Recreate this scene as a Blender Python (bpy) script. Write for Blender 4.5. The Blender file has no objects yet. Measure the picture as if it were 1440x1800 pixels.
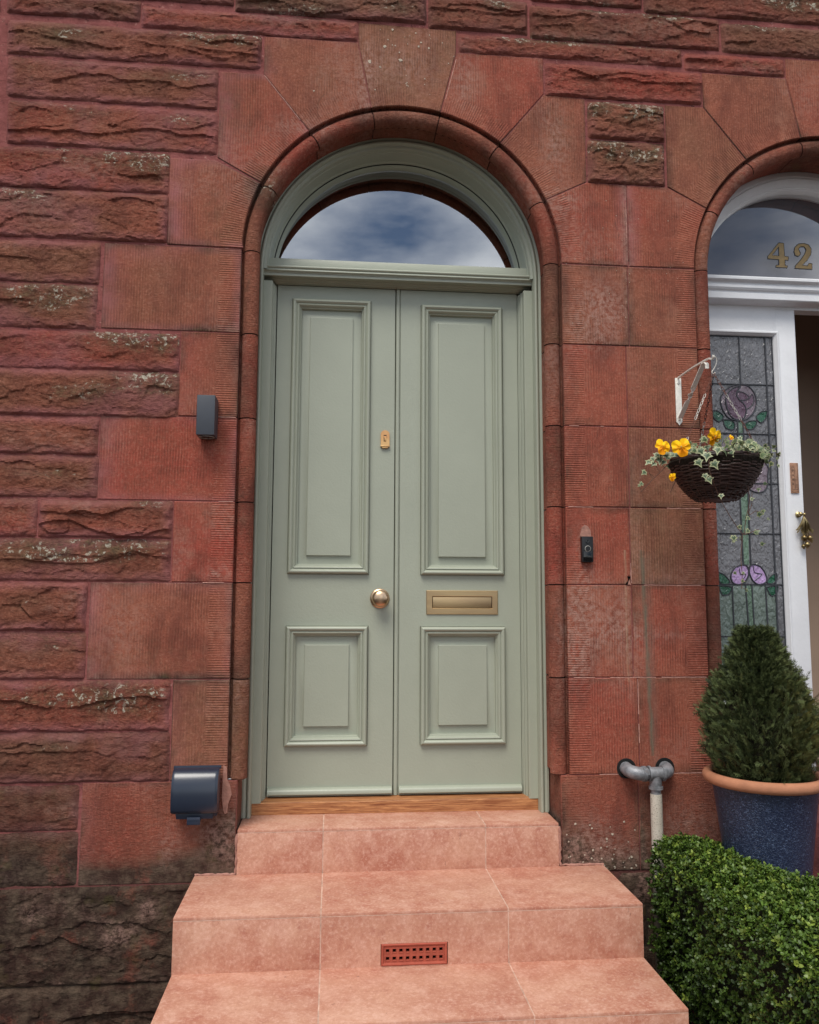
import bpy, bmesh, math, random
import numpy as np
from mathutils import Vector, Matrix
from mathutils.geometry import tessellate_polygon
random.seed(7)
rad = math.radians
SC = bpy.context.scene
COL = SC.collection

# ------------------------------------------------------------------ camera
cam = bpy.data.objects.new('camera', bpy.data.cameras.new('camera'))
COL.objects.link(cam)
SC.camera = cam
YAW, PITCH, ROLL = 0.092444, 0.108433, 0.004073
fw = Vector((math.sin(YAW)*math.cos(PITCH), math.cos(YAW)*math.cos(PITCH), math.sin(PITCH)))
rt = Vector((math.cos(YAW), -math.sin(YAW), 0)); up = rt.cross(fw)
r2 = rt*math.cos(ROLL)+up*math.sin(ROLL); u2 = up*math.cos(ROLL)-rt*math.sin(ROLL)
M = Matrix((r2, u2, -fw)).transposed().to_4x4()
M.translation = Vector((-0.2628, -3.0889, 0.8301))
cam.matrix_world = M
cam.data.sensor_fit = 'HORIZONTAL'
cam.data.sensor_width = 36
cam.data.lens = 36*1424.31/1440
cam.data.clip_start = 0.05
cam.data.clip_end = 3000

# ------------------------------------------------------------------ light
SUN_EL, SUN_AZ = rad(58), rad(205)      # azimuth clockwise from +y
SUN_STRENGTH, SUN_ANGLE, SKY_STRENGTH = 3.0, rad(30), 0.080
w = bpy.data.worlds.new('World'); SC.world = w; w.use_nodes = True
wn = w.node_tree.nodes; wl = w.node_tree.links; wn.clear()
o_ = wn.new('ShaderNodeOutputWorld'); bg = wn.new('ShaderNodeBackground')
sky = wn.new('ShaderNodeTexSky'); sky.sky_type = 'NISHITA'; sky.sun_disc = False
sky.sun_elevation = SUN_EL; sky.sun_rotation = SUN_AZ
sky.air_density = 1.0; sky.dust_density = 0.5; sky.ozone_density = 3.0
tc = wn.new('ShaderNodeTexCoord')
mp = wn.new('ShaderNodeMapping'); mp.inputs['Scale'].default_value = (1.0, 1.0, 2.6)
n1 = wn.new('ShaderNodeTexNoise'); n1.inputs['Scale'].default_value = 3.4; n1.inputs['Detail'].default_value = 7; n1.inputs['Roughness'].default_value = 0.52
cr = wn.new('ShaderNodeValToRGB'); cr.color_ramp.elements[0].position = 0.36; cr.color_ramp.elements[1].position = 0.64
mx = wn.new('ShaderNodeMix'); mx.data_type = 'RGBA'
mx.inputs[7].default_value = (17.5, 17.9, 18.6, 1)
wl.new(tc.outputs['Generated'], mp.inputs[0]); wl.new(mp.outputs[0], n1.inputs[0])
wl.new(n1.outputs[0], cr.inputs[0]); wl.new(cr.outputs[0], mx.inputs[0])
wl.new(sky.outputs[0], mx.inputs[6]); wl.new(mx.outputs[2], bg.inputs[0])
wl.new(bg.outputs[0], o_.inputs[0]); bg.inputs[1].default_value = SKY_STRENGTH
sd = bpy.data.lights.new('sun', 'SUN'); sd.energy = SUN_STRENGTH; sd.angle = SUN_ANGLE; sd.color = (1, 0.95, 0.87)
so = bpy.data.objects.new('sun', sd); COL.objects.link(so)
dv = Vector((math.sin(SUN_AZ)*math.cos(SUN_EL), math.cos(SUN_AZ)*math.cos(SUN_EL), math.sin(SUN_EL)))
so.rotation_euler = dv.to_track_quat('Z', 'Y').to_euler(); so.location = dv*20
SC.view_settings.view_transform = 'Standard'; SC.view_settings.look = 'None'
SC.view_settings.exposure = -0.05; SC.view_settings.gamma = 1.0

# ------------------------------------------------------------------ materials
def srgb(r, g, b):
    f = lambda c: c/12.92 if c <= 0.04045 else ((c+0.055)/1.055)**2.4
    return (f(r/255), f(g/255), f(b/255), 1)
class NT:
    def __init__(s, name):
        s.m = bpy.data.materials.new(name); s.m.use_nodes = True
        s.t = s.m.node_tree; s.n = s.t.nodes; s.l = s.t.links
        s.p = s.n['Principled BSDF']; s.out = s.n['Material Output']
        s.obj = None
    def link(s, a, b): s.l.new(a, b)
    def co(s, scale=(1, 1, 1), rot=(0, 0, 0)):
        if s.obj is None: s.obj = s.n.new('ShaderNodeTexCoord')
        m = s.n.new('ShaderNodeMapping'); m.inputs['Scale'].default_value = scale; m.inputs['Rotation'].default_value = rot
        s.link(s.obj.outputs['Object'], m.inputs[0]); return m.outputs[0]
    def noise(s, scale, detail=4, rough=0.55, vec=None, dist=0.0):
        n = s.n.new('ShaderNodeTexNoise'); n.inputs['Scale'].default_value = scale
        n.inputs['Detail'].default_value = detail; n.inputs['Roughness'].default_value = rough
        n.inputs['Distortion'].default_value = dist
        s.link(vec if vec is not None else s.co(), n.inputs[0]); return n.outputs[0]
    def ramp(s, x, p0, p1, c0=(0, 0, 0, 1), c1=(1, 1, 1, 1)):
        r = s.n.new('ShaderNodeValToRGB'); e = r.color_ramp.elements
        e[0].position = p0; e[1].position = p1; e[0].color = c0; e[1].color = c1
        s.link(x, r.inputs[0]); return r.outputs[0]
    def mix(s, fac, a, b, mode='MIX'):
        m = s.n.new('ShaderNodeMix'); m.data_type = 'RGBA'; m.blend_type = mode
        for i, v in ((0, fac), (6, a), (7, b)):
            if isinstance(v, (int, float, tuple)): m.inputs[i].default_value = v
            else: s.link(v, m.inputs[i])
        return m.outputs[2]
    def math(s, op, a, b=0.0, c=None, clamp=False):
        m = s.n.new('ShaderNodeMath'); m.operation = op; m.use_clamp = clamp
        for i, v in enumerate((a, b) if c is None else (a, b, c)):
            if isinstance(v, (int, float)): m.inputs[i].default_value = v
            else: s.link(v, m.inputs[i])
        return m.outputs[0]
    def attr(s, name):
        a = s.n.new('ShaderNodeAttribute'); a.attribute_name = name
        sp = s.n.new('ShaderNodeSeparateColor'); s.link(a.outputs['Color'], sp.inputs[0])
        return sp.outputs
    def bump(s, h, dist, strength=1.0, prev=None):
        b = s.n.new('ShaderNodeBump'); b.inputs['Distance'].default_value = dist; b.inputs['Strength'].default_value = strength
        s.link(h, b.inputs['Height'])
        if prev is not None: s.link(prev, b.inputs['Normal'])
        return b.outputs[0]
    def fin(s, col=None, rough=0.6, metal=0.0, normal=None, spec=0.5):
        if col is not None:
            if isinstance(col, tuple): s.p.inputs['Base Color'].default_value = col
            else: s.link(col, s.p.inputs['Base Color'])
        if isinstance(rough, (int, float)): s.p.inputs['Roughness'].default_value = rough
        else: s.link(rough, s.p.inputs['Roughness'])
        s.p.inputs['Metallic'].default_value = metal
        s.p.inputs['Specular IOR Level'].default_value = spec
        if normal is not None: s.link(normal, s.p.inputs['Normal'])
        return s.m

RG, XC2, R2, CZ = 0.6385, 1.816, 0.6155, 2.19     # groove radius, second arch centre and radius, springing height

def stone_material():
    t = NT('red_sandstone')
    A = t.attr('A'); B = t.attr('B')
    tone, olive, pale = A[0], A[1], A[2]
    pink, dirt, rock = B[0], B[1], B[2]
    big = t.noise(3.2, 5, 0.6); mid = t.noise(14, 5, 0.65, t.co((1, 1, 2.2)))
    fine = t.noise(95, 5, 0.7); grain = t.noise(420, 2, 0.6)
    col = t.mix(tone, srgb(160, 74, 60), srgb(130, 95, 72))
    col = t.mix(t.math('MULTIPLY', t.ramp(big, 0.42, 0.66), 0.6), col, srgb(164, 98, 76))
    col = t.mix(t.math('MULTIPLY', t.ramp(mid, 0.42, 0.72), 0.5), col, srgb(112, 64, 50))
    col = t.mix(t.math('MULTIPLY', t.ramp(fine, 0.5, 0.7), 0.5), col, srgb(186, 132, 112))
    col = t.mix(t.math('MULTIPLY', t.ramp(fine, 0.28, 0.44, (1, 1, 1, 1), (0, 0, 0, 1)), 0.5), col, srgb(92, 50, 42))
    # speckle
    v = t.n.new('ShaderNodeMapRange'); v.inputs[1].default_value = 0.3; v.inputs[2].default_value = 0.7; v.inputs[3].default_value = 0.82; v.inputs[4].default_value = 1.16
    t.link(grain, v.inputs[0])
    sc = t.n.new('ShaderNodeVectorMath'); sc.operation = 'SCALE'; t.link(col, sc.inputs[0]); t.link(v.outputs[0], sc.inputs[3]); col = sc.outputs[0]
    # broad weathering: dull maroon wash-down and brown scorch, dusty pale bloom
    ws = t.ramp(t.noise(2.6, 6, 0.72, t.co((2.6, 1, 1.0)), 0.4), 0.47, 0.66)
    col = t.mix(t.math('MULTIPLY', ws, 0.65), col, srgb(104, 56, 46))
    wb = t.ramp(t.noise(4.3, 7, 0.74, t.co((1.2, 1, 1.0))), 0.56, 0.70)
    col = t.mix(t.math('MULTIPLY', wb, 0.30), col, srgb(182, 134, 112))
    wd = t.ramp(t.noise(8.5, 6, 0.8, t.co((1.6, 1, 0.8)), 0.8), 0.60, 0.68)
    col = t.mix(t.math('MULTIPLY', wd, 0.45), col, srgb(78, 54, 42))
    # pink-purple slurry round the joints
    pn = t.math('MULTIPLY', pink, t.ramp(t.noise(9, 4, 0.6), 0.25, 0.62), clamp=True)
    col = t.mix(t.math('MULTIPLY', pn, 0.7), col, srgb(162, 102, 104))
    # olive grime with dark and green tints
    on = t.math('MULTIPLY', olive, t.ramp(t.noise(22, 6, 0.7), 0.30, 0.60), clamp=True)
    ocol = t.mix(t.ramp(t.noise(60, 4, 0.7), 0.4, 0.62), srgb(66, 56, 42), srgb(116, 100, 72))
    col = t.mix(t.math('MULTIPLY', on, 0.85), col, ocol)
    # dirt
    dn = t.math('MULTIPLY', t.math('MULTIPLY', dirt, 1.25), t.ramp(t.noise(7, 6, 0.7), 0.20, 0.50), clamp=True)
    dcol = t.mix(t.ramp(t.noise(18, 5, 0.7), 0.42, 0.62), srgb(42, 36, 30), srgb(94, 82, 68))
    dcol = t.mix(t.math('MULTIPLY', t.ramp(t.noise(11, 3, 0.5), 0.60, 0.70), 0.6), dcol, srgb(74, 72, 38))
    col = t.mix(t.math('MULTIPLY', dn, 0.9), col, dcol)
    # white lichen flecks, where the grime is
    vo = t.n.new('ShaderNodeTexVoronoi'); vo.inputs['Scale'].default_value = 62; vo.inputs['Randomness'].default_value = 1.0
    t.link(t.co(), vo.inputs[0])
    lf = t.math('MULTIPLY', t.ramp(t.noise(70, 5, 0.62, None, 0.5), 0.535, 0.575), t.ramp(t.noise(17, 5, 0.7), 0.47, 0.52))
    ol2 = t.ramp(olive, 0.50, 0.85)
    col = t.mix(t.math('MULTIPLY', lf, ol2, clamp=True), col, srgb(190, 182, 164))
    # pale bloom
    pf = t.math('MULTIPLY', pale, t.ramp(t.noise(48, 5, 0.75), 0.42, 0.60), clamp=True)
    col = t.mix(t.math('MULTIPLY', pf, 0.7), col, srgb(176, 140, 126))
    # tooling: vertical strokes on the field, strokes square to the arris on the margin
    g = t.n.new('ShaderNodeNewGeometry'); sp = t.n.new('ShaderNodeSeparateXYZ'); t.link(g.outputs['Position'], sp.inputs[0])
    X, Z = sp.outputs[0], sp.outputs[2]
    def ring(cx, R):
        dx = t.math('SUBTRACT', X, cx); dz = t.math('SUBTRACT', Z, CZ); dzc = t.math('MAXIMUM', dz, 0.0)
        r = t.math('SQRT', t.math('ADD', t.math('MULTIPLY', dx, dx), t.math('MULTIPLY', dzc, dzc)))
        d = t.math('SUBTRACT', r, R)
        ang = t.math('ARCTAN2', dzc, t.math('ABSOLUTE', dx))
        s_ = t.math('ADD', t.math('MINIMUM', dz, 0.0), t.math('MULTIPLY', ang, R))
        return d, s_
    d1, s1 = ring(0.0, RG); d2, s2 = ring(XC2, R2)
    near = t.math('LESS_THAN', d1, d2)
    d = t.math('MINIMUM', d1, d2)
    s_ = t.math('ADD', t.math('MULTIPLY', s1, near), t.math('MULTIPLY', s2, t.math('SUBTRACT', 1.0, near)))
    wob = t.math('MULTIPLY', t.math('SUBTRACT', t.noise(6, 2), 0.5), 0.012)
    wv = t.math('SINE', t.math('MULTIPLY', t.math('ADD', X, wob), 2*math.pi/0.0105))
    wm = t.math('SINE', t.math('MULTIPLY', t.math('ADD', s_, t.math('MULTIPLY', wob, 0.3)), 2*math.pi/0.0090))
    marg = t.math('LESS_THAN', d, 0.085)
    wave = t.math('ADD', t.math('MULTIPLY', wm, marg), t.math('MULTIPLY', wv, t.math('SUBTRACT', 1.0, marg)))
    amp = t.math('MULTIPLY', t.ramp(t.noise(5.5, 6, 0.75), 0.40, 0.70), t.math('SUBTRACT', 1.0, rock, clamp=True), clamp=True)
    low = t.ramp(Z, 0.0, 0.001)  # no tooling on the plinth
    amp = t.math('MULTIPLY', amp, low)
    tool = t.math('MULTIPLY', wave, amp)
    rel = t.n.new('ShaderNodeMapRange'); rel.inputs[1].default_value = -1; rel.inputs[2].default_value = 1; rel.inputs[3].default_value = 0.80; rel.inputs[4].default_value = 1.20  # stroke highlights and groove shade painted into the colour, along with the bump
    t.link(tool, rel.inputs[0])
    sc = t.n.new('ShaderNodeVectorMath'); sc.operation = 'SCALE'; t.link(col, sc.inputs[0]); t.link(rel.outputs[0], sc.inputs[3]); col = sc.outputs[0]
    # run-off streaks down the stone between the two doors
    def streak(x0, slope, w_, za, zb, colr, am):
        xc = t.math('ADD', t.math('MULTIPLY', t.math('SUBTRACT', za, Z), slope), x0)
        dx = t.math('DIVIDE', t.math('ABSOLUTE', t.math('SUBTRACT', t.math('ADD', X, t.math('MULTIPLY', t.math('SUBTRACT', t.noise(9, 3), 0.5), 0.012)), xc)), w_)
        m_ = t.math('SUBTRACT', 1.0, dx, clamp=True)
        m_ = t.math('MULTIPLY', m_, t.math('MULTIPLY', t.math('LESS_THAN', Z, za), t.math('GREATER_THAN', Z, zb)))
        return t.mix(t.math('MULTIPLY', m_, t.math('MULTIPLY', t.ramp(t.noise(20, 4, 0.7, t.co((3, 1, 0.5))), 0.3, 0.6), am), clamp=True), col, colr)
    col = streak(0.942, 0.029, 0.012, 1.03, 0.24, srgb(96, 108, 90), 1.0)
    col = streak(0.952, 0.03, 0.030, 1.0, 0.10, srgb(120, 96, 84), 0.7)
    col = streak(0.873, 0.004, 0.007, 1.03, 0.52, srgb(176, 146, 120), 0.7)
    b = t.bump(tool, 0.0018, 1.0)
    rk = t.math('ADD', t.math('MULTIPLY', rock, 0.8), 0.2)
    h = t.math('MULTIPLY', t.noise(70, 6, 0.72, t.co((1, 1, 1.8)), 0.4), rk)
    b = t.bump(h, 0.016, 1.0, b)
    b = t.bump(grain, 0.0015, 0.7, b)
    return t.fin(col, 0.92, 0, b, 0.25)
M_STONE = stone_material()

def simple(name, c, rough=0.5, metal=0.0, spec=0.5, var=0.0, scale=8, bumpd=0.0, bscale=200, stretch=(1, 1, 1)):
    t = NT(name); col = c
    if var:
        n = t.noise(scale, 5, 0.65, t.co(stretch))
        dk = tuple(x*(1-var) for x in c[:3])+(1,); lt = tuple(min(1, x*(1+var)) for x in c[:3])+(1,)
        col = t.mix(t.ramp(n, 0.3, 0.7), dk, lt)
    b = t.bump(t.noise(bscale, 4, 0.6), bumpd) if bumpd else None
    return t.fin(col, rough, metal, b, spec)

def mortar_material():
    t = NT('mortar'); 
    col = t.mix(t.ramp(t.noise(12, 5, 0.7), 0.35, 0.65), srgb(130, 74, 70), srgb(156, 94, 90))
    col = t.mix(t.ramp(t.noise(45, 4, 0.7), 0.62, 0.72), col, srgb(190, 140, 128))
    col = t.mix(t.ramp(t.noise(30, 5, 0.75), 0.30, 0.42, (1, 1, 1, 1), (0, 0, 0, 1)), col, srgb(60, 38, 36))
    g = t.n.new('ShaderNodeNewGeometry'); sp = t.n.new('ShaderNodeSeparateXYZ'); t.link(g.outputs['Position'], sp.inputs[0])
    low = t.math('MULTIPLY', t.math('SUBTRACT', -0.12, sp.outputs[2]), 8.0, clamp=True)
    col = t.mix(low, col, srgb(58, 50, 42))
    return t.fin(col, 0.95, 0, t.bump(t.noise(120, 5, 0.7), 0.006), 0.2)
M_MORTAR = mortar_material()
M_SAGE = simple('sage_paint', srgb(159, 164, 147), 0.40, 0, 0.65, 0.035, 5, 0.0007, 120)
M_WHITE = simple('white_paint', srgb(226, 227, 230), 0.42, 0, 0.5, 0.04, 9, 0.0010, 60)
M_ANTH = simple('anthracite_metal', srgb(62, 66, 74), 0.45, 0.0, 0.5, 0.05, 20)
M_BLACK = simple('black_plastic', srgb(20, 20, 22), 0.35, 0, 0.5)
M_BLACKGLOSS = simple('glossy_black', srgb(10, 10, 12), 0.06, 0, 0.6)
M_HOLE_DARK = simple('painted_hole_dark', srgb(26, 27, 27), 0.7, 0, 0.3)  # near-black colour standing in for shade in the pipe holes
M_GASKET = simple('gasket', srgb(22, 22, 22), 0.6)
M_LEAD = simple('lead_came', srgb(58, 60, 66), 0.5, 0.2, 0.5, 0.15, 60)
M_POINT = simple('pale_pointing', srgb(204, 156, 142), 0.9, 0, 0.2, 0.3, 60, 0.002, 150)
M_FLAKE = simple('pale_lichen', srgb(186, 172, 154), 0.95, 0, 0.2, 0.25, 120)
M_SCAR = simple('render_scar', srgb(168, 124, 110), 0.95, 0, 0.2, 0.25, 60, 0.003, 150)
M_STEEL = simple('pale_steel', srgb(190, 186, 178), 0.45, 0.4, 0.5, 0.2, 120)
M_RUST = simple('rusty_chain', srgb(112, 74, 62), 0.7, 0.3, 0.4, 0.5, 30)
M_BRACKET = simple('flaking_white_paint', srgb(232, 228, 218), 0.6, 0, 0.4, 0.14, 50, 0.002, 120)
M_SOIL = simple('soil', srgb(34, 28, 22), 0.95, 0, 0.2, 0.5, 60, 0.01, 60)
M_RIM = simple('terracotta_rim', srgb(178, 122, 92), 0.8, 0, 0.3, 0.16, 14, 0.001, 90)
M_VENT = simple('terracotta_vent', srgb(165, 82, 64), 0.75, 0, 0.3, 0.15, 40, 0.001, 120)
M_JOINT = simple('dark_joint', srgb(70, 44, 38), 0.95, 0, 0.2, 0.5, 30)
M_VOID = simple('unlit_void', srgb(14, 11, 10), 1.0, 0, 0.1)  # near-black colour stands in for the shade inside gaps and holes
M_HALL = simple('hall_wall_paint', srgb(188, 166, 148), 0.8, 0, 0.3, 0.06, 3)
M_DARKHALL = simple('hall_lobby_paint', srgb(128, 118, 98), 0.8, 0, 0.3, 0.06, 3)
M_RED = simple('red_step_stone', srgb(92, 48, 46), 0.75, 0, 0.3, 0.3, 10, 0.003, 60)

def brass(name, base, dark, rough, sx):
    t = NT(name)
    col = t.mix(t.ramp(t.noise(14, 3, 0.5, t.co(sx)), 0.35, 0.65), dark, base)
    r = t.n.new('ShaderNodeMapRange'); r.inputs[3].default_value = rough*0.8; r.inputs[4].default_value = rough*1.3
    t.link(t.noise(40, 4, 0.6, t.co(sx)), r.inputs[0])
    return t.fin(col, r.outputs[0], 1.0, None, 0.5)
M_ABRASS = brass('antique_brass', srgb(206, 178, 134), srgb(186, 156, 120), 0.34, (0.25, 1, 1.4))
M_KNOB = brass('knob_brass', srgb(212, 182, 150), srgb(190, 158, 128), 0.30, (1, 1, 1))
M_BBRASS = brass('bright_brass', srgb(238, 204, 140), srgb(214, 160, 110), 0.32, (1, 1, 1))
M_OLDBRASS = brass('aged_brass', srgb(192, 174, 128), srgb(122, 104, 72), 0.35, (1, 1, 1))
M_COPPER = simple('worn_copper_plate', srgb(176, 134, 108), 0.5, 0.6, 0.5, 0.3, 60)
M_GOLD = simple('gilded_numeral', srgb(140, 118, 80), 0.5, 0.2, 0.5, 0.2, 40)

def oak():
    t = NT('oak')
    n = t.noise(9, 6, 0.62, t.co((1, 22, 22)), 0.6)
    col = t.mix(t.ramp(n, 0.34, 0.66), srgb(132, 76, 44), srgb(204, 146, 96))
    n2 = t.noise(60, 3, 0.6, t.co((0.5, 14, 14)))
    col = t.mix(t.math('MULTIPLY', t.ramp(n2, 0.52, 0.66), 0.6), col, srgb(108, 60, 36))
    return t.fin(col, 0.5, 0, t.bump(n2, 0.0008), 0.4)
M_OAK = oak()

def tile():
    t = NT('terracotta_tile'); A = t.attr('A')
    off = t.n.new('ShaderNodeVectorMath'); off.operation = 'ADD'
    cmb = t.n.new('ShaderNodeCombineXYZ'); t.link(t.math('MULTIPLY', A[0], 40.0), cmb.inputs[0]); t.link(t.math('MULTIPLY', A[0], 17.0), cmb.inputs[2])
    t.link(t.co(), off.inputs[0]); t.link(cmb.outputs[0], off.inputs[1]); P = off.outputs[0]
    a = t.noise(4.6, 7, 0.68, P, 0.3); b_ = t.noise(15, 6, 0.7, P); c_ = t.noise(110, 4, 0.7, P)
    col = t.mix(t.ramp(a, 0.34, 0.64), srgb(174, 114, 93), srgb(197, 148, 124))
    col = t.mix(t.math('MULTIPLY', t.ramp(b_, 0.48, 0.70), 0.65), col, srgb(212, 168, 148))
    col = t.mix(t.math('MULTIPLY', t.ramp(b_, 0.26, 0.42, (1, 1, 1, 1), (0, 0, 0, 1)), 0.6), col, srgb(150, 82, 70))
    col = t.mix(t.math('MULTIPLY', t.ramp(c_, 0.50, 0.66), 0.45), col, srgb(222, 182, 164))
    col = t.mix(t.math('MULTIPLY', t.ramp(c_, 0.30, 0.44, (1, 1, 1, 1), (0, 0, 0, 1)), 0.35), col, srgb(148, 86, 72))
    # a few scuffs
    s1 = t.noise(26, 5, 0.8, t.co((1, 1, 0.35)))
    col = t.mix(t.math('MULTIPLY', t.ramp(s1, 0.65, 0.72), 0.7), col, srgb(112, 72, 64))
    col = t.mix(t.math('MULTIPLY', A[1], 1.0), col, srgb(214, 172, 156))
    return t.fin(col, 0.62, 0, t.bump(t.math('ADD', c_, t.math('MULTIPLY', b_, 2.0)), 0.0008), 0.35)
M_TILE = tile()
M_GROUT = simple('grout', srgb(200, 166, 148), 0.9, 0, 0.2, 0.3, 30, 0.001, 120)

def pane(name, fac, tint, tr=(0.75, 0.8, 0.8, 1)):
    t = NT(name); t.n.remove(t.p)
    gl = t.n.new('ShaderNodeBsdfGlossy'); gl.inputs['Roughness'].default_value = 0.005; gl.inputs['Color'].default_value = tint
    tr_ = t.n.new('ShaderNodeBsdfTransparent'); tr_.inputs['Color'].default_value = tr
    fr = t.n.new('ShaderNodeFresnel'); fr.inputs['IOR'].default_value = 1.5
    m = t.n.new('ShaderNodeMixShader'); t.link(t.math('MULTIPLY', fr.outputs[0], fac, clamp=True), m.inputs[0])
    t.link(tr_.outputs[0], m.inputs[1]); t.link(gl.outputs[0], m.inputs[2]); t.link(m.outputs[0], t.out.inputs[0])
    return t.m
M_PANE = pane('fanlight_glass', 10.0, (0.94, 0.97, 1.0, 1), (0.5, 0.5, 0.44, 1))
M_PANE2 = pane('old_fanlight_glass', 1.3, (1.0, 0.97, 0.94, 1), (0.95, 0.95, 0.95, 1))

def obscure(name, c, sc=78, rough=0.16, st=(1, 1, 0.55)):
    t = NT(name)
    n = t.noise(sc, 3, 0.5, t.co(st), 0.6)
    n2 = t.noise(5, 3, 0.6)
    dk = tuple(x*0.75 for x in c[:3])+(1,); lt = tuple(min(1, x*1.3) for x in c[:3])+(1,)
    col = t.mix(t.ramp(n2, 0.35, 0.65), dk, lt)
    return t.fin(col, rough, 0, t.bump(n, 0.009, 1.0), 0.8)
G_CLEAR = obscure('obscured_clear_glass', srgb(104, 104, 108))
G_PLUM = obscure('plum_glass', srgb(92, 64, 84), 70)
G_MAUVE = obscure('mauve_glass', srgb(114, 100, 110), 70)
G_LILAC = obscure('lilac_glass', srgb(166, 138, 182), 70)
G_GREEN = obscure('green_glass', srgb(20, 76, 52), 70)
G_PALEGREEN = obscure('pale_green_glass', srgb(92, 116, 98), 70)
G_TINT = obscure('green_tinted_clear_glass', srgb(104, 118, 110), 60)

def galv():
    t = NT('galvanised_iron')
    col = t.mix(t.ramp(t.noise(30, 5, 0.7), 0.35, 0.65), srgb(110, 112, 116), srgb(158, 160, 164))
    col = t.mix(t.math('MULTIPLY', t.ramp(t.noise(18, 5, 0.8), 0.58, 0.68), 0.7), col, srgb(96, 80, 70))
    return t.fin(col, 0.5, 0.35, t.bump(t.noise(90, 4), 0.001), 0.5)
M_GALV = galv()
def cream():
    t = NT('speckled_cream_pipe')
    col = t.mix(t.ramp(t.noise(12, 5, 0.7), 0.3, 0.7), srgb(186, 176, 160), srgb(206, 200, 186))
    col = t.mix(t.ramp(t.noise(210, 3, 0.7), 0.57, 0.64), col, srgb(112, 102, 86))
    g = t.n.new('ShaderNodeNewGeometry'); sp = t.n.new('ShaderNodeSeparateXYZ'); t.link(g.outputs['Position'], sp.inputs[0])
    low = t.math('MULTIPLY', t.math('SUBTRACT', -0.12, sp.outputs[2]), 7.0, clamp=True)
    col = t.mix(t.math('MULTIPLY', low, 0.9), col, srgb(74, 66, 56))
    return t.fin(col, 0.55, 0, None, 0.4)
M_PIPE = cream()
def glaze():
    t = NT('mottled_blue_glaze')
    n = t.noise(120, 5, 0.75, t.co((1, 1, 1.9)), 1.0); n2 = t.noise(6, 4, 0.6)
    base = t.mix(t.ramp(n2, 0.35, 0.65), srgb(28, 36, 62), srgb(34, 44, 68))
    col = t.mix(t.ramp(n, 0.54, 0.66), base, srgb(100, 116, 146))
    col = t.mix(t.ramp(n, 0.30, 0.44, (1, 1, 1, 1), (0, 0, 0, 1)), col, srgb(18, 24, 44))
    return t.fin(col, 0.3, 0, t.bump(n, 0.003, 0.8), 0.5)
M_GLAZE = glaze()
def hoodmat():
    t = NT('smoked_blue_plastic')
    return t.fin(srgb(34, 42, 57), 0.26, 0, None, 0.7)
M_HOOD = hoodmat()
M_HOODTAB = simple('blue_grey_plastic', srgb(42, 50, 66), 0.35)
def leafy(name, c0, c1, c2, rough=0.4, tr=0.12, spec=0.5):
    t = NT(name); A = t.attr('A')
    col = t.mix(A[0], c0, c1); col = t.mix(A[1], col, c2)
    t.p.inputs['Transmission Weight'].default_value = 0
    t.p.inputs['Subsurface Weight'].default_value = 0
    return t.fin(col, rough, 0, None, spec)
M_BOX = leafy('box_leaves', srgb(38, 54, 22), srgb(94, 122, 44), srgb(156, 172, 72), 0.42, spec=0.35)
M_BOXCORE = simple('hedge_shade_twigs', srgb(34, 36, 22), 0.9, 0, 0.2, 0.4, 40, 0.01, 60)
M_CON = leafy('conifer_scales', srgb(24, 34, 18), srgb(108, 120, 74), srgb(128, 104, 36), 0.6, spec=0.3)
M_CONCORE = simple('conifer_twigs', srgb(36, 32, 22), 0.9, 0, 0.2, 0.4, 40)
M_IVY = leafy('variegated_ivy', srgb(54, 76, 50), srgb(96, 114, 78), srgb(180, 180, 136), 0.45)
M_STEM = simple('ivy_stem', srgb(92, 66, 54), 0.7, 0, 0.3, 0.2, 60)
M_PETAL = leafy('pansy_petal', srgb(255, 206, 10), srgb(246, 150, 6), srgb(120, 50, 12), 0.6, spec=0.2)
M_WICKER = simple('dark_wicker', srgb(56, 38, 34), 0.45, 0, 0.5, 0.35, 70, 0.001, 200)

def ground_mat():
    t = NT('gravel_and_earth')
    v = t.n.new('ShaderNodeTexVoronoi'); v.inputs['Scale'].default_value = 60; t.link(t.co(), v.inputs[0])
    col = t.mix(t.ramp(t.noise(2.5, 5, 0.7), 0.35, 0.65), srgb(58, 50, 44), srgb(104, 96, 88))
    col = t.mix(t.ramp(v.outputs['Distance'], 0.2, 0.6), col, srgb(40, 36, 32))
    return t.fin(col, 0.95, 0, t.bump(v.outputs['Distance'], 0.01), 0.2)
M_GROUND = ground_mat()
M_PATH = simple('path_paving', srgb(120, 108, 100), 0.85, 0, 0.3, 0.2, 4, 0.002, 80)

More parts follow.
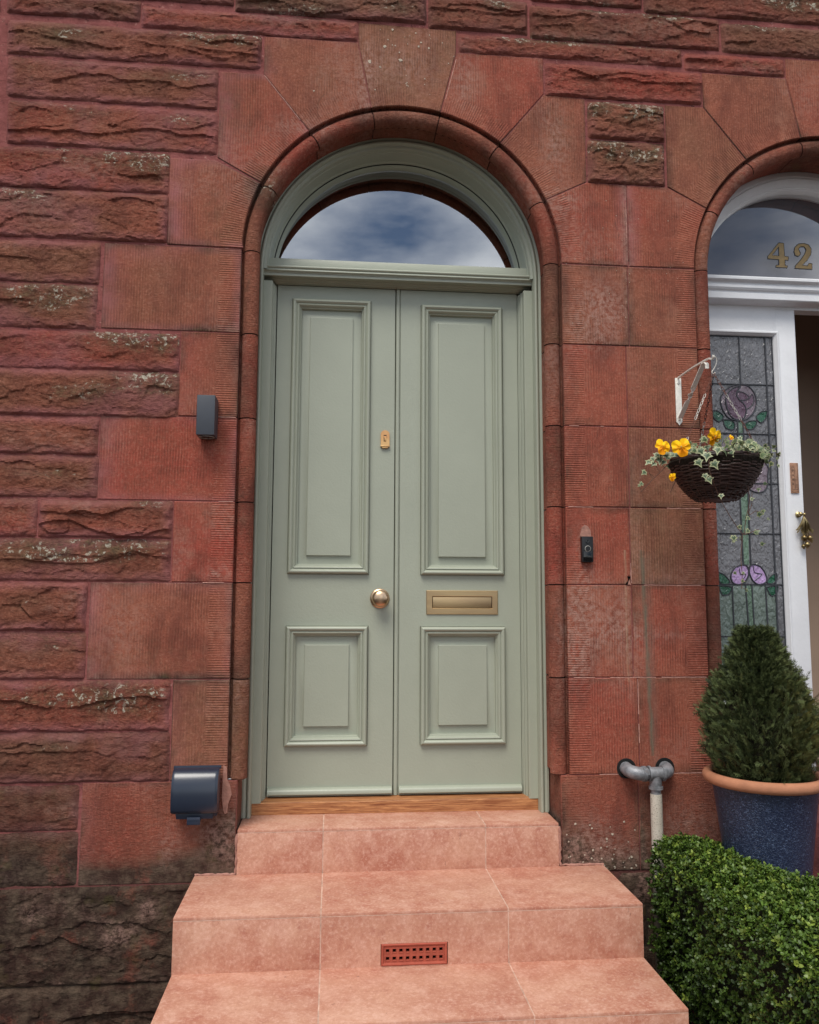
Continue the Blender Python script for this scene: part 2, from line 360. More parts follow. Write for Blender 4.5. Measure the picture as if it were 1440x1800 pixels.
# ------------------------------------------------------------------ helpers
class MB:
    """collects pieces and links them as ONE mesh object"""
    def __init__(s): s.v = []; s.f = []; s.mi = []; s.a = []; s.b = []; s.mats = []; s.n = 0
    def slot(s, m):
        if m not in s.mats: s.mats.append(m)
        return s.mats.index(m)
    def add(s, verts, faces, mat, a=(0, 0, 0), b=(0, 0, 0)):
        k = s.slot(mat); n = len(verts)
        s.v.extend([tuple(p) for p in verts]); o = s.n; s.n += n
        s.f.extend([tuple(i+o for i in f) for f in faces]); s.mi.extend([k]*len(faces))
        def ex(q):
            q = np.asarray(q, float)
            return np.tile(q, (n, 1)) if q.ndim == 1 else q
        s.a.append(ex(a)); s.b.append(ex(b))
    def box(s, x0, x1, y0, y1, z0, z1, mat, bev=0.0, a=(0, 0, 0)):
        if bev <= 0:
            v = [(x, y, z) for x in (x0, x1) for y in (y0, y1) for z in (z0, z1)]
            f = [(0, 1, 3, 2), (4, 6, 7, 5), (0, 4, 5, 1), (2, 3, 7, 6), (0, 2, 6, 4), (1, 5, 7, 3)]
            s.add(v, f, mat, a); return
        bm = bmesh.new(); bmesh.ops.create_cube(bm, size=1)
        for q in bm.verts:
            q.co = Vector(((x0+x1)/2+q.co.x*(x1-x0), (y0+y1)/2+q.co.y*(y1-y0), (z0+z1)/2+q.co.z*(z1-z0)))
        bmesh.ops.bevel(bm, geom=list(bm.edges), offset=bev, segments=2, affect='EDGES', profile=0.6)
        s.bm(bm, mat, a)
    def bm(s, bm, mat, a=(0, 0, 0), b=(0, 0, 0)):
        bm.verts.index_update()
        s.add([q.co[:] for q in bm.verts], [[q.index for q in f.verts] for f in bm.faces], mat, a, b); bm.free()
    def tube(s, pts, r, mat, seg=10, caps=True, a=(0, 0, 0)):
        pts = [Vector(p) for p in pts]; n = len(pts)
        rs = r if isinstance(r, (list, tuple)) else [r]*n
        vs = []; fs = []
        t0 = (pts[1]-pts[0]).normalized()
        nrm = t0.orthogonal().normalized()
        for i, p in enumerate(pts):
            t = (pts[min(i+1, n-1)]-pts[max(i-1, 0)]).normalized()
            nrm = (nrm-t*nrm.dot(t)).normalized(); bn = t.cross(nrm)
            for k in range(seg):
                an = 2*math.pi*k/seg
                vs.append(p+(nrm*math.cos(an)+bn*math.sin(an))*rs[i])
        for i in range(n-1):
            for k in range(seg):
                k2 = (k+1) % seg
                fs.append((i*seg+k, i*seg+k2, (i+1)*seg+k2, (i+1)*seg+k))
        if caps: fs.append(tuple(range(seg))[::-1]); fs.append(tuple(range((n-1)*seg, n*seg)))
        s.add(vs, fs, mat, a)
    def lathe(s, prof, c, mat, seg=32, axis='z', a=(0, 0, 0)):
        vs = []; fs = []; n = len(prof)
        for (r, h) in prof:
            for k in range(seg):
                an = 2*math.pi*k/seg; x, y = r*math.cos(an), r*math.sin(an)
                vs.append((c[0]+x, c[1]+y, c[2]+h) if axis == 'z' else (c[0]+x, c[1]-h, c[2]+y))
        for i in range(n-1):
            for k in range(seg):
                k2 = (k+1) % seg; fs.append((i*seg+k, i*seg+k2, (i+1)*seg+k2, (i+1)*seg+k))
        s.add(vs, fs, mat, a)
    def build(s, name, parent=None, smooth=30):
        me = bpy.data.meshes.new(name); me.from_pydata(s.v, [], s.f)
        for m in s.mats: me.materials.append(m)
        me.polygons.foreach_set('material_index', s.mi)
        for nm, lst in (('A', s.a), ('B', s.b)):
            arr = np.concatenate(lst)
            at = me.color_attributes.new(nm, 'FLOAT_COLOR', 'POINT')
            full = np.ones((len(arr), 4), dtype=np.float32); full[:, :3] = arr
            at.data.foreach_set('color', full.ravel())
        bm = bmesh.new(); bm.from_mesh(me)
        if len(bm.faces) < 60000: bmesh.ops.recalc_face_normals(bm, faces=bm.faces)
        bm.to_mesh(me); bm.free()
        if smooth:
            me.polygons.foreach_set('use_smooth', [True]*len(me.polygons))
            me.set_sharp_from_angle(angle=rad(smooth))
        me.update()
        o = bpy.data.objects.new(name, me); COL.objects.link(o)
        if parent is not None:
            o.parent = parent
            if parent.type == 'EMPTY': o.matrix_parent_inverse = Matrix.Translation(-parent.location)
        return o

def thing(name, label, cat, group=None, loc=(0, 0, 0)):
    o = bpy.data.objects.new(name, None); COL.objects.link(o); o.location = loc
    o['label'] = label; o['category'] = cat
    if group: o['group'] = group
    return o
def tag(o, label, cat, group=None):
    o['label'] = label; o['category'] = cat
    if group: o['group'] = group
    return o
def ground_thing(o): o['kind'] = 'structure'; return o

def hash2(i, j, seed):
    v = np.sin(i*127.1+j*311.7+seed*74.7)*43758.5453
    return v-np.floor(v)
def vnoise(x, z, seed=0):
    xi = np.floor(x); zi = np.floor(z); fx = x-xi; fz = z-zi
    fx = fx*fx*(3-2*fx); fz = fz*fz*(3-2*fz)
    a = hash2(xi, zi, seed); b = hash2(xi+1, zi, seed); c = hash2(xi, zi+1, seed); d = hash2(xi+1, zi+1, seed)
    return (a*(1-fx)+b*fx)*(1-fz)+(c*(1-fx)+d*fx)*fz
def fbm(x, z, seed=0, o=4, g=0.5):
    s = 0; am = 1; t = 0
    for k in range(o):
        s = s+am*vnoise(x*2**k, z*2**k, seed+k*13.7); t += am; am *= g
    return s/t
def sst(a, b, x):
    t = np.clip((x-a)/(b-a), 0, 1); return t*t*(3-2*t)

# ------------------------------------------------------------------ the stone front
house = thing('terraced_house', 'red sandstone terraced house front with two arched doorways, rough coursed stone and dressed quoins', 'house')
wall = MB()

# rock-faced blocks: x0, x1, z0, z1, kind
ROCK = [  # most corners here, and outlines traced further down, unprojected from image pixels
 (-1.578, -1.064, 3.12, 3.214, 0),
 (-1.584, -0.698, 3.217, 3.348, 0),
 (-1.059, -0.195, 3.098, 3.191, 0),
 (-1.569, -0.583, 2.949, 3.096, 0),
 (-1.56, -0.751, 2.769, 2.942, 0),
 (-1.55, -0.746, 2.579, 2.763, 0),
 (-1.9, -0.927, 2.405, 2.573, 0),
 (-1.7, -0.927, 2.205, 2.403, 0),
 (-1.8, -1.176, 2.029, 2.197, 0),
 (-1.6, -1.179, 1.85, 2.027, 0),
 (-1.9, -0.865, 1.694, 1.844, 0),
 (-1.75, -0.86, 1.513, 1.692, 0),
 (-1.6, -1.151, 1.366, 1.51, 0),
 (-1.85, -1.144, 1.205, 1.364, 0),
 (-1.7, -1.357, 1.056, 1.201, 0),
 (-1.351, -0.868, 1.055, 1.197, 0),
 (-1.8, -0.869, 0.895, 1.053, 0),
 (-1.65, -1.165, 0.714, 0.893, 0),
 (-1.9, -1.161, 0.541, 0.712, 0),
 (-1.75, -0.855, 0.354, 0.538, 0),
 (-1.6, -0.848, 0.176, 0.352, 0),
 (-1.7, -1.16, 0.009, 0.17, 1),
 (-1.9, -1.156, -0.179, 0.007, 1),
 (-1.7, -0.759, -0.514, -0.185, 2),
 (-1.9, -0.813, -0.735, -0.515, 2),
 (-0.693, 0.086, 3.194, 3.332, 0),
 (0.093, 0.512, 3.179, 3.33, 0),
 (0.52, 1.347, 3.166, 3.315, 0),
 (1.354, 2.3, 3.161, 3.299, 0),
 (0.524, 1.008, 3.333, 3.447, 0),
 (1.015, 2.1, 3.318, 3.465, 0),
 (0.216, 1.177, 3.081, 3.165, 0),
 (1.184, 1.634, 3.066, 3.151, 0),
 (0.582, 1.26, 2.914, 3.062, 3),
 (0.76, 1.09, 2.738, 2.903, 4),
 (0.756, 1.085, 2.545, 2.733, 4),
]
def extra_rows(x0, x1, z0, z1, seed, kind=0):
    rnd = random.Random(seed); z = z0
    while z < z1-0.05:
        h = min(rnd.choice([0.15, 0.17, 0.19]), z1-z)
        if z1-z-h < 0.08: h = z1-z
        x = x0-rnd.random()*0.5
        while x < x1-0.02:
            wd = rnd.uniform(0.45, 0.95); xe = min(x+wd, x1)
            if x1-xe < 0.12: xe = x1
            if xe-max(x, x0) > 0.02: ROCK.append((max(x, x0)+0.003, xe-0.003, z+0.003, z+h-0.003, kind+10))
            x = xe
        z += h
extra_rows(-3.2, -1.60, 2.58, 3.216, 3); extra_rows(-3.2, -1.92, -0.75, 2.575, 4)
extra_rows(-3.2, -0.70, 3.35, 4.4, 5); extra_rows(-0.70, 0.51, 3.335, 4.4, 6); extra_rows(0.51, 3.6, 3.46, 4.4, 7)
extra_rows(2.32, 3.6, 3.06, 3.46, 8); extra_rows(2.75, 3.6, -0.75, 3.05, 9)
extra_rows(2.44, 3.6, -0.75, -0.2, 10, 2)
extra_rows(0.61, 1.25, -0.75, -0.185, 21, 2); extra_rows(2.37, 2.44, -0.75, -0.2, 22, 2)
extra_rows(2.375, 2.75, 3.06, 3.16, 24)

# stains with a shape of their own: x, z, rx, rz, amount
PALE = [(-0.905, -0.262, 0.020, 0.022, 1.6), (-1.30, -0.27, 0.03, 0.03, 0.9), (-1.0, -0.36, 0.05, 0.04, 0.6), (0.93, -0.22, 0.02, 0.03, 1.3), (0.90, -0.28, 0.02, 0.02, 1.3), (0.69, 0.80, 0.06, 0.10, 1.0), (0.78, 0.72, 0.07, 0.06, 0.9), (0.67, 0.62, 0.05, 0.10, 0.9), (0.88, 0.66, 0.06, 0.14, 0.7),
        (0.96, 0.70, 0.2, 0.02, 0.6), (0.807, 1.98, 0.07, 0.12, 0.9), (0.70, 1.93, 0.05, 0.08, 0.6), (0.915, 2.33, 0.012, 0.16, 1.0), (0.66, 2.46, 0.07, 0.05, 0.8),
        (0.62, 2.70, 0.05, 0.13, 0.8), (0.25, 2.95, 0.05, 0.10, 0.8), (-0.16, 2.95, 0.03, 0.13, 0.9), (-0.42, 2.72, 0.08, 0.03, 0.7),
        (0.72, -0.06, 0.07, 0.07, 1.0), (0.66, -0.12, 0.06, 0.05, 1.0), (0.84, -0.12, 0.1, 0.04, 0.8), (-0.66, -0.03, 0.07, 0.07, 0.8), (-0.84, -0.06, 0.03, 0.05, 0.7),
        (1.08, -0.02, 0.12, 0.07, 0.7), (0.71, 1.03, 0.03, 0.07, 0.8), (-0.69, 0.93, 0.05, 0.02, 0.9), (0.92, 1.25, 0.02, 0.2, 0.4), (-0.05, 3.0, 0.2, 0.12, 0.25)]
GRIME = [(-0.55, 2.47, 0.05, 0.08, 0.8), (-0.70, 2.80, 0.10, 0.12, 0.5), (-0.75, 2.33, 0.06, 0.15, 0.35), (0.93, 0.80, 0.035, 0.10, 0.8), (1.0, 1.70, 0.08, 0.1, 0.45), (0.93, -0.05, 0.05, 0.2, 0.5), (-0.72, 0.33, 0.12, 0.2, 0.35),
         (0.12, 3.05, 0.2, 0.14, 0.25), (-0.33, 2.93, 0.06, 0.12, 0.3), (0.64, 2.72, 0.06, 0.14, 0.3), (-0.75, 2.02, 0.12, 0.14, 0.22), (1.05, 1.30, 0.12, 0.12, 0.5), (-0.95, 0.62, 0.2, 0.08, 0.35)]
DIRT = [(-1.38, -0.16, 0.6, 0.05, 0.6), (-0.62, -0.05, 0.10, 0.16, 0.8), (-0.78, -0.14, 0.1, 0.06, 0.5), (-1.0, -0.17, 0.25, 0.04, 0.5), (0.63, -0.12, 0.07, 0.10, 1.0), (0.80, -0.16, 0.3, 0.04, 0.7), (0.93, 0.0, 0.05, 0.12, 0.4),
        (-0.60, 2.44, 0.04, 0.06, 0.6), (-0.72, 1.87, 0.10, 0.012, 0.7), (-0.68, 1.75, 0.05, 0.1, 0.25), (-0.80, 0.545, 0.22, 0.012, 0.8)]
def blob(lst, X, Z):
    s = 0
    for (cx, cz, rx, rz, am) in lst:
        q = ((X-cx)/rx)**2+((Z-cz)/rz)**2
        s = s+am*np.exp(-q*0.7)
    return np.clip(s, 0, 1)

LICH = [(x, z, rx, rz, am) for (x, z), rx, rz, am in (
    ((-1.359, 3.045), 0.1, 0.035, 0.9),
    ((-0.742, 3.060), 0.16, 0.03, 1.0),
    ((-0.871, 2.898), 0.1, 0.03, 0.8),
    ((-1.258, 2.729), 0.1, 0.02, 0.6),
    ((-0.886, 2.705), 0.09, 0.03, 0.8),
    ((-1.098, 2.538), 0.16, 0.035, 1.3),
    ((-0.978, 2.522), 0.07, 0.05, 1.2),
    ((-1.474, 2.367), 0.09, 0.035, 0.9),
    ((-1.318, 1.977), 0.12, 0.035, 1.3),
    ((-1.410, 1.951), 0.12, 0.05, 0.7),
    ((-1.037, 1.808), 0.13, 0.035, 1.0),
    ((-0.909, 1.801), 0.05, 0.04, 1.0),
    ((-1.227, 1.603), 0.1, 0.035, 1.25),
    ((-0.946, 1.644), 0.08, 0.04, 1.1),
    ((-1.315, 1.294), 0.12, 0.02, 0.6),
    ((-0.950, 1.186), 0.06, 0.02, 0.6),
    ((-1.117, 1.008), 0.13, 0.035, 1.4),
    ((-1.360, 0.991), 0.16, 0.03, 0.7),
    ((-1.391, 0.814), 0.07, 0.03, 0.6),
    ((-0.993, 0.456), 0.14, 0.05, 0.95),
    ((-1.253, 0.468), 0.2, 0.04, 0.8),
    ((-1.245, 0.297), 0.06, 0.02, 1.0),
    ((-1.292, 0.650), 0.03, 0.015, 0.7),
    ((0.925, 2.880), 0.09, 0.03, 1.5),
    ((1.021, 2.822), 0.05, 0.02, 1.0),
    ((0.871, 2.705), 0.09, 0.022, 1.4),
    ((1.016, 2.646), 0.05, 0.02, 0.9),
    ((0.837, 3.322), 0.12, 0.03, 1.1),
    ((1.135, 3.306), 0.1, 0.03, 1.1),
    ((1.541, 3.297), 0.12, 0.03, 1.2),
    ((1.675, 3.405), 0.1, 0.03, 1.5),
    ((0.492, 3.155), 0.06, 0.02, 1.1),
    ((0.735, 3.160), 0.2, 0.02, 0.7),
    ((-0.032, 3.255), 0.1, 0.03, 0.8),
    ((-0.450, 3.211), 0.15, 0.03, 0.8),
    ((-0.720, 3.092), 0.1, 0.02, 0.8),
    ((0.397, 3.296), 0.05, 0.02, 1.2),
    ((1.481, 3.109), 0.06, 0.015, 0.9),
)]
def rock_block(x0, x1, z0, z1, kind, idx):
    far = kind >= 10; kind = kind % 10
    res = 0.022 if far else 0.0045
    if x1 < -1.62: res = 0.022
    wd, ht = x1-x0, z1-z0
    nx = max(3, int(wd/res)+1); nz = max(3, int(ht/res)+1)
    X, Z = np.meshgrid(np.linspace(x0, x1, nx), np.linspace(z0, z1, nz), indexing='ij')
    sd = idx*7.31
    u = X-x0; v = Z-z0
    jit = 0.0055*(fbm(X*22, Z*22, sd+5, 3)-0.5)*2
    ex = np.minimum(u, wd-u)+jit; eb = v+jit; et = ht-v+jit
    rr = random.Random(idx*3+1)
    D = rr.uniform(0.014, 0.024)
    if kind == 1: D *= 0.5
    if kind == 2: D = 0.021
    if z0 > 3.1: D *= 1.6
    if kind == 3: D = 0.02
    if kind == 4: D = 0.034
    env = sst(-0.003, 0.013, ex)*sst(-0.003, 0.009, eb)*sst(-0.003, 0.026 if kind != 2 else 0.02, et)
    wx = X+0.022*(fbm(X*11, Z*14, sd+1, 4, 0.6)-0.5)*2; wz = Z+0.013*(fbm(X*13, Z*16, sd+2, 4, 0.6)-0.5)*2
    n1 = fbm(wx*5, wz*10, sd+3, 4, 0.5)
    def facets(cw, ch_, sdd, tx, tz):
        """flat tilted chips with sheer edges between them"""
        gx = wx/cw; gz = wz/ch_; bi = np.floor(gx); bj = np.floor(gz); best = np.full(X.shape, 9e9); out = np.zeros(X.shape)
        for di in (-1, 0, 1):
            for dj in (-1, 0, 1):
                ci, cj = bi+di, bj+dj
                px = ci+hash2(ci, cj, sdd); pz_ = cj+hash2(ci, cj, sdd+1.3)
                d = (gx-px)**2+(gz-pz_)**2
                val = (hash2(ci, cj, sdd+2.1)-0.5)+(gx-px)*(hash2(ci, cj, sdd+3.7)-0.5)*tx+(gz-pz_)*(hash2(ci, cj, sdd+4.9)-0.72)*tz
                m_ = d < best; best = np.where(m_, d, best); out = np.where(m_, val, out)
        return out
    fa = facets(0.135, 0.062, sd+9, 1.1, 1.6); fb_ = facets(0.050, 0.022, sd+17, 1.0, 1.4); fc = facets(0.018, 0.009, sd+27, 1.0, 1.4)
    led = 0
    for q in range(rr.choice([0, 1, 1, 2]) if ht > 0.12 else rr.choice([0, 1])):
        zl = z0+ht*rr.uniform(0.25, 0.65)+0.045*(fbm(X*4.0, X*0+q, sd+30+q, 3)-0.5)*2+0.008*(fbm(X*30, X*0, sd+q, 2)-0.5)
        on = sst(0.46, 0.62, fbm(X*3.2, X*0+3.3*q, sd+40+q, 2))
        dz = Z-zl
        led = led+on*sst(0, 0.004, dz)*np.exp(-np.clip(dz, 0, 1)/0.040)*rr.uniform(0.5, 0.95)
    body = 0.46+0.60*(n1-0.5)+0.25*fa+0.11*fb_+0.07*fc+led*0.60
    bulge = np.sin(np.clip(v/ht, 0, 1)*math.pi*0.92+0.12)**0.7
    h = env*(D*body*(0.65+0.35*bulge))
    h = h+env*0.0036*(fbm(X*34, Z*52, sd+55, 4, 0.65)-0.5)*2+env*0.0020*(fbm(X*85, Z*110, sd+50, 3, 0.7)-0.5)*2
    Y = 0.0042-h-0.0030*env
    # paint: grime gathers on upward slopes
    gz = np.gradient(h, axis=1)/(ht/(nz-1))
    upw = sst(-0.02, 0.35, -gz)
    lich = rr.random()
    base_ol = {True: 0.38, False: 0.18}[lich > 0.45]
    topm = sst(0.15, 0.75, v/ht)
    om = sst(0.42, 0.60, fbm(X*2.2, Z*6, sd+60, 3))
    olive = np.clip((0.25+0.75*upw)*topm*om*base_ol*1.5, 0, 1)
    olive = np.clip(olive*0.9+blob(LICH, X+0.02*(fbm(X*18, Z*18, sd+33, 3)-0.5), Z+0.02*(fbm(X*20, Z*20, sd+34, 3)-0.5))*(0.55+0.45*upw)*1.15, 0, 1)
    dirt = np.zeros_like(X)
    if kind == 4: olive = np.clip(0.3+topm*1.1*sst(0.40, 0.6, fbm(X*9, Z*14, sd+61, 3)), 0, 1)*topm
    if kind == 3: olive = olive*0.35
    if z0 > 3.1: olive = np.clip(olive+0.25*om, 0, 1); dirt = dirt+0.18+0.2*sst(0.5, 0.8, fbm(X*3, Z*3, 88, 3))
    if kind == 2 or z1 < -0.15: dirt = dirt+1.0; olive = np.clip(olive+0.45*sst(0.45, 0.65, fbm(X*6, Z*6, 71, 4)), 0, 0.48)
    if kind == 1: dirt = dirt+0.5*sst(0.05, -0.15, Z)+0.15
    if -0.25 < z0 < 0.2: dirt = dirt+0.25
    pink = np.clip(1.0-np.minimum(np.minimum(ex, eb), et)/0.042, 0, 1)*1.2+(0.8 if x1 < -0.7 else 0.3)*sst(0.5, 0.75, fbm(X*4, Z*7, sd+70, 3))
    if x0 > -0.2: pink = pink*0.45
    pink = np.clip(pink*(Z > -0.17), 0, 1)
    tone = np.clip(rr.uniform(0.0, 0.75 if x0 < -0.7 else 0.95)+0.6*(fbm(X*3, Z*4, sd+80, 2)-0.5), 0, 1)
    pale = np.clip(0.5*sst(0.55, 0.75, fbm(X*5, Z*12, sd+90, 3))*rr.random()+blob(PALE, X, Z)*1.2, 0, 1)
    i = np.arange((nx-1)*(nz-1)); a_ = i//(nz-1); b_ = i % (nz-1); k0 = a_*nz+b_
    faces = np.stack([k0, k0+nz, k0+nz+1, k0+1], 1).tolist()
    verts = np.stack([X.ravel(), Y.ravel(), Z.ravel()], 1).tolist()
    wall.add(verts, faces, M_STONE, np.stack([tone.ravel(), olive.ravel(), pale.ravel()], 1),
             np.stack([pink.ravel(), np.clip(dirt, 0, 1).ravel(), np.ones(nx*nz)], 1))
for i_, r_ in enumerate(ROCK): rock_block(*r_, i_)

# dressed blocks: polygon in x, z (clockwise or not), tone, pinkness on the left edge
def arc(cx, R, d0, d1, n=14):
    return [(cx+R*math.cos(rad(d0+(d1-d0)*k/n)), CZ+R*math.sin(rad(d0+(d1-d0)*k/n))) for k in range(n+1)]
def rc(x0, x1, z0, z1): return [(x0, z0), (x1, z0), (x1, z1), (x0, z1)]
Js = [2.19, 1.8552, 1.522, 1.1973, 0.8926, 0.5366, 0.1743]
ASH = [
 (rc(-1.162, -RG, Js[1], Js[0]+0.006), 0.45, 0.8), (rc(-0.862, -RG, Js[2], Js[1]), 0.25, 0.2), (rc(-1.148, -RG, Js[3], Js[2]), 0.05, 0.7),
 (rc(-0.866, -RG, Js[4], Js[3]), 0.0, 0.1), (rc(-1.156, -RG, Js[5], Js[4]), 0.4, 0.5), (rc(-0.846, -RG, Js[6], Js[5]), 0.75, 0.2),
 (rc(-1.152, -0.602, -0.182, Js[6]), 0.12, 0.3),
 ([(-0.928, 2.199), (-RG, 2.196)]+arc(0, RG, 179.5, 154, 8)+[(-0.752, 2.556), (-0.928, 2.556)], 0.4, 1.0),
 ([(-0.746, 2.566)]+arc(0, RG, 154, 127.2, 8)+[(-0.574, 2.932), (-0.746, 2.932)], 0.2, 0.9),
 ([(-0.574, 2.932)]+arc(0, RG, 127.2, 102.4, 8)+[(-0.195, 3.095), (-0.574, 3.095)], 0.5, 0.3),
 ([(-0.195, 3.095)]+arc(0, RG, 102.4, 76.9, 8)+[(0.21, 3.08), (0.211, 3.177), (-0.195, 3.184)], 0.85, 0.0),
 ([(0.21, 3.08)]+arc(0, RG, 76.9, 52.1, 8)+[(0.577, 2.92), (0.577, 3.08)], 0.25, 0.1),
 ([(0.577, 2.92)]+arc(0, RG, 52.1, 25, 8)+[(0.752, 2.545), (0.752, 2.912)], 0.5, 0.1),
 ([(0.752, 2.545)]+arc(0, RG, 25, 0.2, 8)+[(0.921, 2.19), (0.921, 2.542)], 0.25, 0.1),
 ([(0.921, 2.542), (0.921, 2.19)]+arc(XC2, R2, 179.8, 154.4, 8)+[(1.094, 2.542)], 0.3, 0.9),
 ([(1.094, 2.542)]+arc(XC2, R2, 154.4, 127.2, 8)+[(1.262, 2.906), (1.094, 2.906)], 0.6, 0.0),
 ([(1.262, 2.906)]+arc(XC2, R2, 127.2, 101.9, 8)+[(1.637, 3.062), (1.262, 3.062)], 0.4, 0.0),
 ([(1.637, 3.062)]+arc(XC2, R2, 101.9, 78.1, 8)+[(1.995, 3.062), (1.995, 3.152), (1.637, 3.152)], 0.45, 0.0),
 ([(1.995, 3.062)]+arc(XC2, R2, 78.1, 52.8, 8)+[(2.37, 2.906), (2.37, 3.062)], 0.4, 0.0),
 ([(2.37, 2.906)]+arc(XC2, R2, 52.8, 25.6, 8)+[(2.56, 2.542), (2.75, 2.542), (2.75, 2.906)], 0.4, 0.0),
 ([(2.56, 2.542)]+arc(XC2, R2, 25.6, 0.2, 8)+[(2.75, 2.19), (2.75, 2.542)], 0.4, 0.0),
 (rc(2.37, 2.75, 2.906, 3.062), 0.4, 0),
]
spx = [0.915, 0.900, 0.900, 0.897, 0.897, 0.913]
tn = [(0.55, 0.45), (0.2, 0.5), (0.15, 0.75), (0.05, 0.85), (0.35, 0.25), (0.15, 0.4)]
for k in range(6):
    ASH.append((rc(RG, spx[k], Js[k+1], Js[k]), tn[k][0], 0)); ASH.append((rc(spx[k], XC2-R2, Js[k+1], Js[k]), tn[k][1], 0))
    ASH.append((rc(XC2+R2, 2.75, Js[k+1], Js[k]), 0.4, 0))
ASH += [(rc(0.602, 0.905, -0.18, Js[6]), 0.2, 0), (rc(0.905, 1.24, -0.18, Js[6]), 0.45, 0), (rc(2.39, 2.75, -0.18, Js[6]), 0.4, 0)]

def offset_poly(P, d):
    n = len(P); ar = sum(P[i][0]*P[(i+1) % n][1]-P[(i+1) % n][0]*P[i][1] for i in range(n))
    if ar < 0: P = P[::-1]
    out = []
    for i in range(n):
        a, b, c = Vector(P[i-1]), Vector(P[i]), Vector(P[(i+1) % n])
        e1 = (b-a); e2 = (c-b)
        if e1.length < 1e-6 or e2.length < 1e-6: continue
        e1.normalize(); e2.normalize()
        n1_ = Vector((-e1.y, e1.x)); n2_ = Vector((-e2.y, e2.x))
        m = n1_+n2_
        if m.length < 1e-4: continue
        m.normalize(); k = d/max(0.35, m.dot(n1_))
        out.append((b.x+m.x*k, b.y+m.y*k))
    return out
def ashlar(poly, tone, pinkL, idx):
    far = min(p[0] for p in poly) > 2.0
    o1 = offset_poly(poly, 0.0017); o2 = offset_poly(poly, 0.0046); n = len(o1)
    rr = random.Random(idx+50); y0 = rr.uniform(-0.0012, 0.0012)
    bm = bmesh.new()
    f0 = bm.faces.new([bm.verts.new((x, y0, z)) for x, z in o2])
    st = 0.03 if not far else 0.2
    xs = [p[0] for p in o2]; zs = [p[1] for p in o2]
    for ax, lo, hi in ((0, min(xs), max(xs)), (2, min(zs), max(zs))):
        k = lo+st
        while k < hi-0.004:
            co = [0, 0, 0]; no = [0, 0, 0]; co[ax] = k; no[ax] = 1
            bmesh.ops.bisect_plane(bm, geom=list(bm.verts)+list(bm.edges)+list(bm.faces), plane_co=co, plane_no=no)
            k += st
    vs = [v.co[:] for v in bm.verts]; bm.verts.index_update(); fs = [[v.index for v in f.verts] for f in bm.faces]; bm.free()
    m = len(vs)
    ring = [(x, y0, z) for x, z in o2]+[(x, y0+0.0028, z) for x, z in o1]+[(x, 0.03, z) for x, z in o1]
    vs2 = vs+ring
    for i in range(n):
        j = (i+1) % n
        fs.append((m+i, m+j, m+n+j, m+n+i)); fs.append((m+n+i, m+n+j, m+2*n+j, m+2*n+i))
    V = np.array(vs2); X, Y, Z = V[:, 0], V[:, 1], V[:, 2]
    V[:m, 1] += 0.0016*(fbm(X[:m]*6, Z[:m]*6, idx, 3)-0.5)
    tones = np.clip(tone+0.7*(fbm(X*3.1, Z*3.1, idx*1.7, 3)-0.5), 0, 1)
    pale = blob(PALE, X, Z)+0.40*sst(0.50, 0.75, fbm(X*3.5, Z*3.5, 400+idx, 3))
    olive = blob(GRIME, X, Z)*0.8+0.14*sst(0.5, 0.8, fbm(X*3, Z*3, 500+idx, 3))
    ee = np.min([X-min(xs), (max(xs)-X)*1.4, (Z-min(zs))*1.6, (max(zs)-Z)*1.6], axis=0)
    dirt = blob(DIRT, X, Z)+(0.15*sst(0.1, -0.15, Z))+0.5*np.exp(-ee/0.010)*sst(0.4, 0.7, fbm(X*9, Z*9, 600+idx, 3))
    pink = pinkL*np.clip(1-ee/0.05, 0, 1)+pinkL*0.75*np.clip(1-(X-min(xs))/0.11, 0, 1)
    if abs(min(xs)-0.921) < 0.01 and max(zs) > 2.4: pink = np.clip(1-(X-min(xs))/0.06, 0, 1)
    if abs(max(xs)-0.921) < 0.01 and max(zs) > 2.4: pink = np.clip(1-(max(xs)-X)/0.05, 0, 1)
    if idx == 0: pink = np.clip(pink+0.9*np.clip(1-(max(zs)-Z)/0.07, 0, 1)*(X < -0.86), 0, 1)
    B = np.stack([np.clip(pink, 0, 1), np.clip(dirt, 0, 1), np.zeros(len(X))+(0.45 if max(zs) < 0.2 else 0.0)], 1)
    wall.add(V.tolist(), fs, M_STONE, np.stack([tones, np.clip(olive, 0, 1), np.clip(pale, 0, 1)], 1), B)
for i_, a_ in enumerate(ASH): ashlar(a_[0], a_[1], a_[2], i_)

# mortar bed behind the blocks, one sheet with the two door openings cut out
def keyhole(cx, R, hb):
    return [(cx-hb, -0.6), (cx-hb, Js[6]), (cx-R, Js[6])]+[(cx-R*math.cos(math.pi*k/40), CZ+R*math.sin(math.pi*k/40)) for k in range(41)]+[(cx+R, Js[6]), (cx+hb, Js[6]), (cx+hb, -0.6)]
outer = [(-3.2, -0.8), (3.6, -0.8), (3.6, 4.4), (-3.2, 4.4)]
k1 = keyhole(0, RG+0.002, 0.603); k2 = keyhole(XC2, R2+0.002, 0.577)
loops = [[Vector((x, 0.0035, z)) for x, z in lp] for lp in (outer, k1, k2)]
flat = [v for lp in loops for v in lp]
wall.add([v[:] for v in flat], [tuple(t_) for t_ in tessellate_polygon(loops)], M_MORTAR)
wall.box(-3.2, 3.6, 0.30, 0.34, 3.0, 4.4, M_MORTAR)
wall.box(-3.2, -0.7, 0.03, 0.34, -0.8, 2.9, M_MORTAR); wall.box(0.70, 1.14, 0.03, 0.34, -0.8, 2.4, M_MORTAR); wall.box(2.52, 3.6, 0.03, 0.34, -0.8, 2.9, M_MORTAR)
